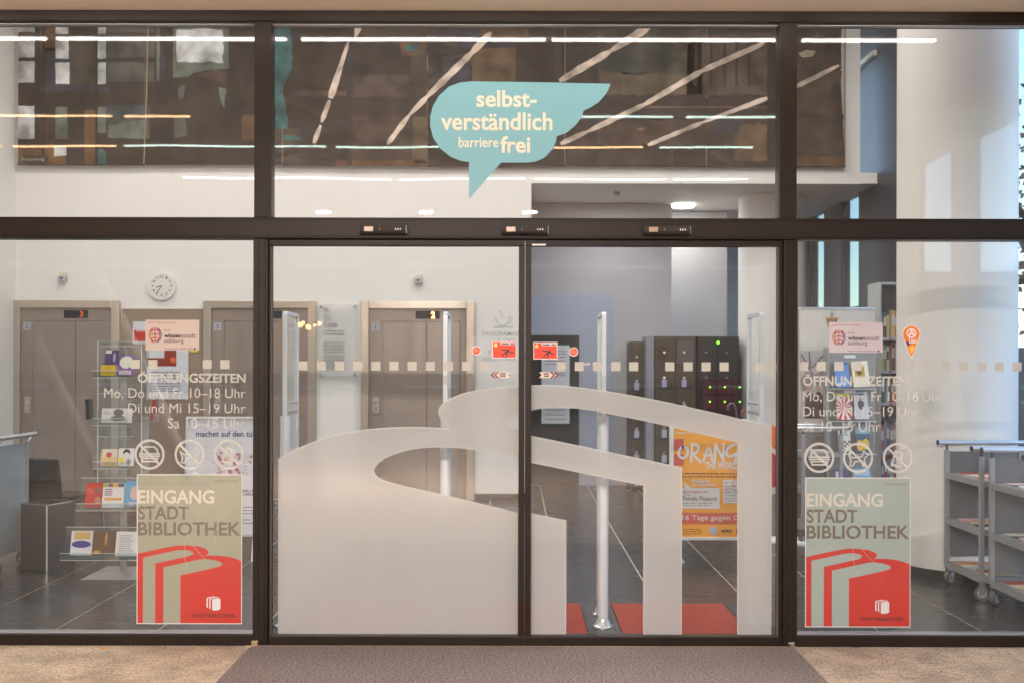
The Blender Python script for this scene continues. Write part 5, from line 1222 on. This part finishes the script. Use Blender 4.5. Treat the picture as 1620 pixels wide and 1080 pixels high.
def mag(a, b_, yt, yb, lab, base, deco, skew=0):
    x0, x1 = FX(a, zd), FX(b_, zd); z0, z1 = FZ(yb, zd), FZ(yt, zd); yy = y-.02
    q_ = thing('magazine', lab, 'magazine', ((x0+x1)/2, yy, z0), 'magazines on the grey display')
    Rm = Matrix.Rotation(-.2, 3, 'X') @ Matrix.Rotation(skew, 3, 'Y')
    def put(mb, m, nm): bmesh.ops.rotate(mb.bm, verts=mb.bm.verts, cent=((x0+x1)/2, yy, z0), matrix=Rm); part(mb, nm, m, q_)
    put(MB().box(x0, x1, yy, yy+.010, z0, z1, .001), base, 'cover')
    W_, H_ = x1-x0, z1-z0
    for k, (kind, u0, u1, v0, v1, m) in enumerate(deco):
        if kind == 'ray':
            mb = MB(); cx_, cz_ = x0+W_*.5, z0+H_*.45
            for s_ in range(12):
                a0 = s_*PI/6; a1 = a0+PI/12; 
                def edge(t_):
                    c, s2 = math.cos(t_), math.sin(t_); k_ = min(W_*.5/max(abs(c), 1e-6), H_*.45/max(abs(s2), 1e-6)); return (cx_+c*k_, cz_+s2*k_)
                mb.poly([(cx_, cz_), edge(a0), edge(a1)], yy-.001-.0005*k)
            put(mb, m, 'print'); continue
        if kind == 'dots':
            mb = MB()
            for i in range(5):
                for j in range(6):
                    if (i+j) % 2: mb.poly(rect(x0+W_*(u0+(u1-u0)*i/5), x0+W_*(u0+(u1-u0)*(i+1)/5), z0+H_*(v0+(v1-v0)*j/6), z0+H_*(v0+(v1-v0)*(j+1)/6)), yy-.001-.0005*k)
            put(mb, m, 'print'); continue
        if kind == 'o': pts = [(x0+W_*(u0+u1)/2+W_*(u1-u0)/2*math.cos(t_*PI/9), z0+H_*(v0+v1)/2+H_*(v1-v0)/2*math.sin(t_*PI/9)) for t_ in range(18)]
        else: pts = rect(x0+W_*u0, x0+W_*u1, z0+H_*v0, z0+H_*v1)
        put(MB().poly(pts, yy-.001-.0005*k), m, 'print')
mag(1322, 1345, 570, 611, 'blue magazine at the top left of the grey display', flat(84, 136, 202), [('r', .6, .95, .88, .96, flat(40, 60, 110)), ('r', .1, .8, .1, .2, flat(150, 190, 230))], -.06)
mag(1350, 1376, 569, 610, 'cream book with a golden picture at the top right of the display', flat(232, 222, 200), [('r', .15, .75, .4, .82, flat(190, 150, 60)), ('o', .25, .6, .45, .75, flat(90, 60, 30))], -.06)
mag(1324, 1346, 620, 662, 'red and white magazine with sun rays in the second row', flat(236, 226, 222), [('ray', 0, 0, 0, 0, flat(206, 50, 60)), ('r', .0, 1, .88, 1, flat(214, 190, 60))])
mag(1352, 1374, 618, 661, 'pale grey magazine with a dark drawing in the second row', flat(206, 206, 210), [('o', .25, .7, .35, .8, flat(80, 78, 84)), ('r', .1, .9, .88, .96, flat(90, 110, 170))])
mag(1327, 1346, 672, 716, 'white text booklet with a brown checked lower half in the third row', flat(230, 228, 222), [('dots', .02, .98, .02, .48, flat(110, 80, 56)), ('r', .15, .8, .68, .71, flat(120, 120, 120)), ('r', .15, .7, .78, .81, flat(120, 120, 120)), ('r', .15, .8, .87, .9, flat(120, 120, 120))])
mag(1354, 1376, 674, 713, 'magazine with a blue top and yellow fruit in the third row', flat(60, 90, 120), [('o', .05, .55, .05, .5, flat(240, 180, 40)), ('o', .45, .98, .1, .55, flat(236, 190, 60)), ('r', 0, 1, .75, 1, flat(150, 190, 200))])
mag(1320, 1342, 741, 766, 'violet booklet with a white label low on the display', flat(84, 62, 120), [('r', .1, .5, .55, .9, PAPER)])
mag(1349, 1378, 738, 766, 'light blue booklet low on the display', flat(120, 170, 200), [('r', .1, .9, .6, .9, flat(200, 210, 220))])
# bookcase with books
zd = 10.6; y = zd-CD
bc = thing('bookcase', 'grey steel bookcase full of books, left of the round column', 'bookcase', (FX(1410, zd), y, 0))
x0, x1 = FX(1383, zd), 4.12; top = FZ(447, zd)
LG2 = mat('light_grey_steel', (.42, .42, .43), .4, .3)
box_part('side', LG2, bc, x0, x0+.02, y-.15, y+.2, 0, top, .002); box_part('side', LG2, bc, x1-.02, x1, y-.15, y+.2, 0, top, .002)
box_part('top_board', LG2, bc, x0+.021, x1-.021, y-.15, y+.2, top-.025, top, .002); box_part('back_board', mat('grey_back', (.22, .22, .235), .5), bc, x0+.021, x1-.021, y+.185, y+.2, .05, top-.026)
bt = (1440, 0)
rows = [(533, 45), (584, 44), (634, 44), (711, 52), (762, 44), (815, 44)]
names_c = [('red', (190, 40, 38)), ('cream', (226, 216, 190)), ('black', (44, 42, 46)), ('blue', (50, 86, 140)), ('white', (226, 226, 228)), ('green', (56, 110, 76)), ('orange', (220, 130, 50)), ('teal', (60, 130, 140)), ('brown', (120, 84, 60)), ('yellow', (230, 200, 60)), ('pink', (214, 90, 120)), ('grey', (130, 130, 136))]
ordn = ['first', 'second', 'third', 'fourth', 'fifth', 'sixth', 'seventh', 'eighth', 'ninth', 'tenth', 'eleventh', 'twelfth', 'thirteenth', 'fourteenth', 'fifteenth']
rown = ['top', 'second', 'third', 'fourth', 'fifth', 'sixth']
r = random.Random(21)
for ri, (py, hp) in enumerate(rows):
    zs = FZ(py, zd)
    if zs < .1: continue
    box_part('shelf', LG2, bc, x0+.021, x1-.021, y-.14, y+.184, zs-.03, zs, .002)
    box_part('shelf_label', flat(214, 60, 70), bc, x0+.1, x0+.13, y-.1425, y-.1405, zs-.024, zs-.006)
    x = x0+.03; k = 0; last = -1
    while x < x1-.06 and k < 15:
        w = r.uniform(.018, .036); h = (hp*zd/FPX)*r.uniform(.78, 1.0); dd = r.uniform(.13, .18)
        ci = r.randrange(12)
        while ci == last: ci = r.randrange(12)
        last = ci
        cn, c = names_c[ci]; yb0 = y-.125+r.uniform(0, .03)
        o = thing('book', '%s book, %s from the left on the %s shelf of the grey bookcase' % (cn, ordn[k], rown[ri]), 'book', (x+w/2, yb0, zs), 'books in the grey bookcase')
        cv = box_part('cover', flat(*[int(q_*.75+58) for q_ in c]), o, x, x+w-.0015, yb0, yb0+dd, zs+.001, zs+h, .001)
        if w > .026: part(MB().poly(rect(x+.004, x+w-.006, zs+h*.45, zs+h*.8), yb0-.001), 'spine_label', flat(232, 226, 214) if ci not in (1, 4) else flat(90, 60, 60), o, sub=cv)
        x += w; k += 1
trolley(FX(1262, 9.5), FX(1262, 9.5)+.36, 9.35-CD, 9.85-CD, 'y', 'far book trolley seen behind the entrance poster of the right window', 0, 5)
# pink ring sign far right edge omitted: cut off by the frame

# ------------------------------------------------------------------ lights of the place
TUBE = emis('tube_glow', (1, .93, .9), 12); TUBEG = emis('tube_glow_green', (.80, 1, .90), 6); TUBE1 = emis('tube_glow_front', (1, .88, .80), 12)
TUBEW = emis('tube_glow_warm', (1, .58, .30), 8)
ti = 0
rows_t = {62: [(-200, 72, 1), (90, 404, 1), (430, 452, 1), (476, 862, 0), (872, 1230, 0), (1268, 1478, 1)], 184: [(-60, 175, 1), (196, 300, 1), (760, 905, 0), (920, 1063, 0), (1085, 1235, 0)],
          232: [(-60, 2, 1), (20, 182, 1), (196, 515, 0), (532, 860, 0), (875, 1015, 1), (1042, 1190, 0)], 283: [(290, 410, 0), (428, 618, 0), (633, 830, 0), (845, 1050, 0), (1065, 1182, 0)]}
zrow = {62: 6.46, 184: 8.47, 232: 9.66, 283: 11.3}
rowname = {62: 'first row from the facade', 184: 'second row from the facade', 232: 'third row from the facade', 283: 'fourth row from the facade'}
for py, segs in rows_t.items():
    zr = zrow[py]; yy = -(zr-CD)
    for k, (a, b_, wm) in enumerate(segs):
        x0, x1 = FX(a, zr), FX(b_, zr); zt_ = FZ(py+1, zr)
        e = thing('tube_light', 'slim tube light under the canopy, %s, %s from the left' % (rowname[py], ordn[k]), 'tube light', ((x0+x1)/2, yy, SOFF), 'tube lights under the canopy')
        rt = {62: .0105, 184: .008, 232: .009, 283: .007}[py]
        part(MB().tube((x0, yy, zt_), (x1, yy, zt_), rt, seg=10), 'tube', TUBE1 if py == 62 else TUBEW if wm else TUBEG if py in (184, 232) else TUBE, e)
        box_part('housing', WHITEP, e, x0, x1, yy-.02, yy+.02, zt_+rt+.003, SOFF-.001, .002)
def canopy_lamp(e, w):
    ld = bpy.data.lights.new('canopy_lamp', 'AREA'); ld.shape = 'DISK'; ld.size = .17; ld.energy = w; ld.color = (1, .85, .81)
    lo = bpy.data.objects.new('canopy_lamp', ld); COL.objects.link(lo); lo.parent = e; lo.location = (0, 0, -.03)
# round downlights further out
for k, (px, py) in enumerate(((512, 336), (675, 336), (838, 80+256))):
    zr = 1.95*FPX/(VY-py)
    x = FX(px, zr); yy = -(zr-CD); e = thing('downlight', 'round canopy downlight, %s from the left' % ordn[k], 'downlight', (x, yy, SOFF), 'downlights at the canopy edge')
    part(MB().tube((x, yy, SOFF-.02), (x, yy, SOFF-.001), .11, seg=24), 'trim', WHITEP, e); part(MB().tube((x, yy, SOFF-.023), (x, yy, SOFF-.0205), .085, seg=24), 'lens', emis('downlight_glow', (1, .85, .62), 14), e)
    canopy_lamp(e, 142)
# lobby ceiling lights with lamps; the last is unseen, added to brighten the bookcase
for i, (x, yy) in enumerate(((-4.2, 1.7), (-1.4, 1.7), (1.4, 1.7), (-4.2, 4.4), (-1.4, 4.4), (1.4, 4.4), (3.4, 3.3))):
    e = thing('ceiling_panel_light', 'square lobby ceiling light, %s row, %s from the left' % ('front' if i < 3 else 'rear', ordn[i % 3] if i < 6 else 'fourth'), 'ceiling light', (x, yy, 5.95), 'lobby ceiling lights')
    box_part('frame', WHITEP, e, x-.42, x+.42, yy-.42, yy+.42, 5.925, 5.955, .003)
    box_part('diffuser', emis('panel_glow', (1, .93, .84), 3), e, x-.4, x+.4, yy-.4, yy+.4, 5.918, 5.924)
    ld = bpy.data.lights.new('panel_lamp', 'AREA'); ld.shape = 'SQUARE'; ld.size = .8; ld.energy = LOBBY_W*(1.0 if x < 0 else .75 if x < 3 else 1.5); ld.color = (1, .93, .87)
    lo = bpy.data.objects.new('panel_lamp', ld); COL.objects.link(lo); lo.parent = e; lo.location = (0, 0, -.04)
ld = bpy.data.lights.new('recess_lamp', 'AREA'); ld.shape = 'DISK'; ld.size = .26; ld.energy = 4; ld.color = (1, .9, .8)
lo = bpy.data.objects.new('recess_lamp', ld); COL.objects.link(lo); lo.location = (FX(1079, 14.1), 8.05, 3.64)
lo.parent = [o for o in bpy.data.objects if o.name.startswith('recess_light')][0]; lo.location = (0, 0, -.04)

# ------------------------------------------------------------------ what stands behind the camera (seen in the glass)
for k, (xt, zt_, xb) in enumerate(((-7.15, SOFF, -5.36), (-5.85, SOFF, -4.2))):
    e = thing('slanted_pillar', ('left' if k == 0 else 'right')+' slanted white pillar carrying the canopy edge', 'pillar', (xb, -8, 0), 'slanted canopy pillars')
    part(MB().tube((xb, -8, 0), (xt, -8, zt_), .095, seg=24), 'shaft', mat('pillar_grey', (.36, .35, .36), .7), e, smooth=True); part(MB().lathe([(0, 0), (.2, 0), (.2, .03), (.12, .05)], (xb, -8, 0)), 'foot', GREYM, e)
BF = mat('dark_render_facade', (.20, .17, .15), .8, var=.15, scale=.6)
bd = thing('opposite_building', 'brown rendered building across the square, mirrored in the glass', 'building', (0, -24, 0))
box_part('wall', BF, bd, -22, 8.0, -28, -24, 0, 11)
wg = mat('opposite_window_glass', (.10, .12, .14), .08, .0)
for i in range(10):
    for j in range(3):
        x = -20.5+i*2.9; z = 1.0+j*3.4
        box_part('window', wg, bd, x, x+1.5, -24.02, -23.99, z, z+1.9); box_part('window_frame', WHITEP, bd, x-.08, x+1.58, -23.985, -23.95, z-.1, z-.02)
bd2 = thing('side_building', 'lighter building to the right across the square, mirrored in the glass', 'building', (15, -24, 0))
box_part('wall', mat('pale_render', (.42, .40, .38), .8), bd2, 11.5, 24, -30, -24, 0, 4.2)
for i in range(5):
    x, z = -4.25+i*.09+.03*math.sin(i*5), 2.34+.05*math.sin(i*2.1)
    e = thing('cafe_lamp', 'warm hanging cafe lamp across the square, %s from the left' % ordn[i], 'lamp', (x, -15.2, z), 'cafe lamps across the square')
    b = MB(); bmesh.ops.create_uvsphere(b.bm, u_segments=14, v_segments=8, radius=(.05, .035, .055, .03, .04)[i], matrix=Matrix.Translation((x, -15.2, z))); part(b, 'bulb', emis('cafe_glow', (1, .5, .16), 14), e)
    part(MB().tube((x, -15.2, z+.05), (x, -15.2, 3.2), .006, seg=6), 'cable', DARKP, e)
e = thing('cafe_pergola', 'dark pergola beam carrying the cafe lamps', 'pergola', (-4.2, -15.2, 0))
box_part('beam', BRONZE, e, -5.6, -2.8, -15.26, -15.14, 3.2, 3.34); box_part('post', BRONZE, e, -5.6, -5.48, -15.26, -15.14, 0, 3.2); box_part('post', BRONZE, e, -2.92, -2.8, -15.26, -15.14, 0, 3.2)

# ------------------------------------------------------------------ trees outside the right side
BARK = mat('bark', (.10, .075, .055), .9, var=.3, scale=20, bump=.5)
def leafmat(n_, c): return mat(n_, c, .7, var=.45, scale=3)
def tree(x, y, h, seed, lab, leafc, dens=900):
    r = random.Random(seed); T = thing('tree', lab, 'tree', (x, y, 0), 'trees outside the right side')
    m = MB(); m.tube((x, y, 0), (x+.1, y, h*.45), .16, .10, 10)
    tips = []
    for k in range(9):
        a = r.uniform(0, 6.28); z0 = h*r.uniform(.25, .5); L = h*r.uniform(.22, .42)
        p1 = Vector((x+.05, y, z0)); p2 = p1+Vector((math.cos(a)*L*.6, math.sin(a)*L*.6, L*.6)); p3 = p2+Vector((math.cos(a+.4)*L*.4, math.sin(a+.4)*L*.4, L*.35))
        m.tube(p1, p2, .06, .035, 7); m.tube(p2, p3, .035, .012, 6); tips += [p2, p3, (p2+p3)/2]
    part(m, 'trunk', BARK, T)
    c = MB()
    for k in range(dens*2):
        p = r.choice(tips)+Vector((r.gauss(0, .55), r.gauss(0, .55), r.gauss(0, .5))); s_ = r.uniform(.035, .075)
        d = Vector((r.gauss(0, 1), r.gauss(0, 1), r.gauss(0, 1))).normalized(); u = d.orthogonal().normalized()*s_; v = d.cross(u).normalized()*s_*.7
        c.bm.faces.new([c.bm.verts.new(p+q_) for q_ in (u, v, -u, -v)])
    part(c, 'crown', leafc, T)
tree(7.3, 8.4, 6.2, 1, 'russet autumn tree just outside the right side window', leafmat('russet_leaves', (.34, .17, .075)), 1500)
tree(10.5, 6.5, 7.5, 2, 'green tree behind the russet tree on the right', leafmat('green_leaves', (.07, .10, .04)), 1600)
tree(8.6, 5.2, 6.5, 3, 'olive green tree seen through the rear side windows', leafmat('olive_leaves', (.11, .12, .05)), 1200)
tree(12.5, 10.5, 8, 4, 'tall yellowing tree farthest back on the right', leafmat('yellow_leaves', (.25, .19, .06)), 1200)
e = thing('low_wall', 'dark low wall with a hedge top outside the right window', 'wall', (9.3, 6, 0)); box_part('wall_body', mat('dark_concrete', (.08, .085, .10), .8), e, 9.2, 9.4, 0.5, 16, 0, 1.9)
# fallen leaf and cleaning crumbs
b = MB(); x, y, _ = FX(165, 5.88), -.12, 0
lp = [(math.cos(t_*PI/7)*.019*(1+.3*math.cos(3*t_)), math.sin(t_*PI/7)*.013) for t_ in range(14)]
vs = [b.bm.verts.new((x+p[0], y+p[1], .004+.003*math.sin(i*2))) for i, p in enumerate(lp)]; b.bm.faces.new(vs)
tag(b.build('fallen_leaf', flat(226, 160, 60, .7)), 'small yellow leaf on the paving left of the door mat', 'leaf')

# grit and crumbs swept against the threshold
b = MB(); r = random.Random(8)
for k in range(90):
    x = r.uniform(-2.9, 2.9); y = -.055-abs(r.gauss(0, .10)) if k % 3 else r.uniform(-.6, -.06)
    if -1.5 < x < 1.56: continue
    q_ = r.uniform(.0015, .004); bmesh.ops.create_icosphere(b.bm, subdivisions=1, radius=q_, matrix=Matrix.Translation((x, y, q_*.6)) @ Matrix.Diagonal((1.5, 1, .7, 1)))
b.build('grit', mat('grit_brown', (.16, .12, .08), .9), kind='stuff')
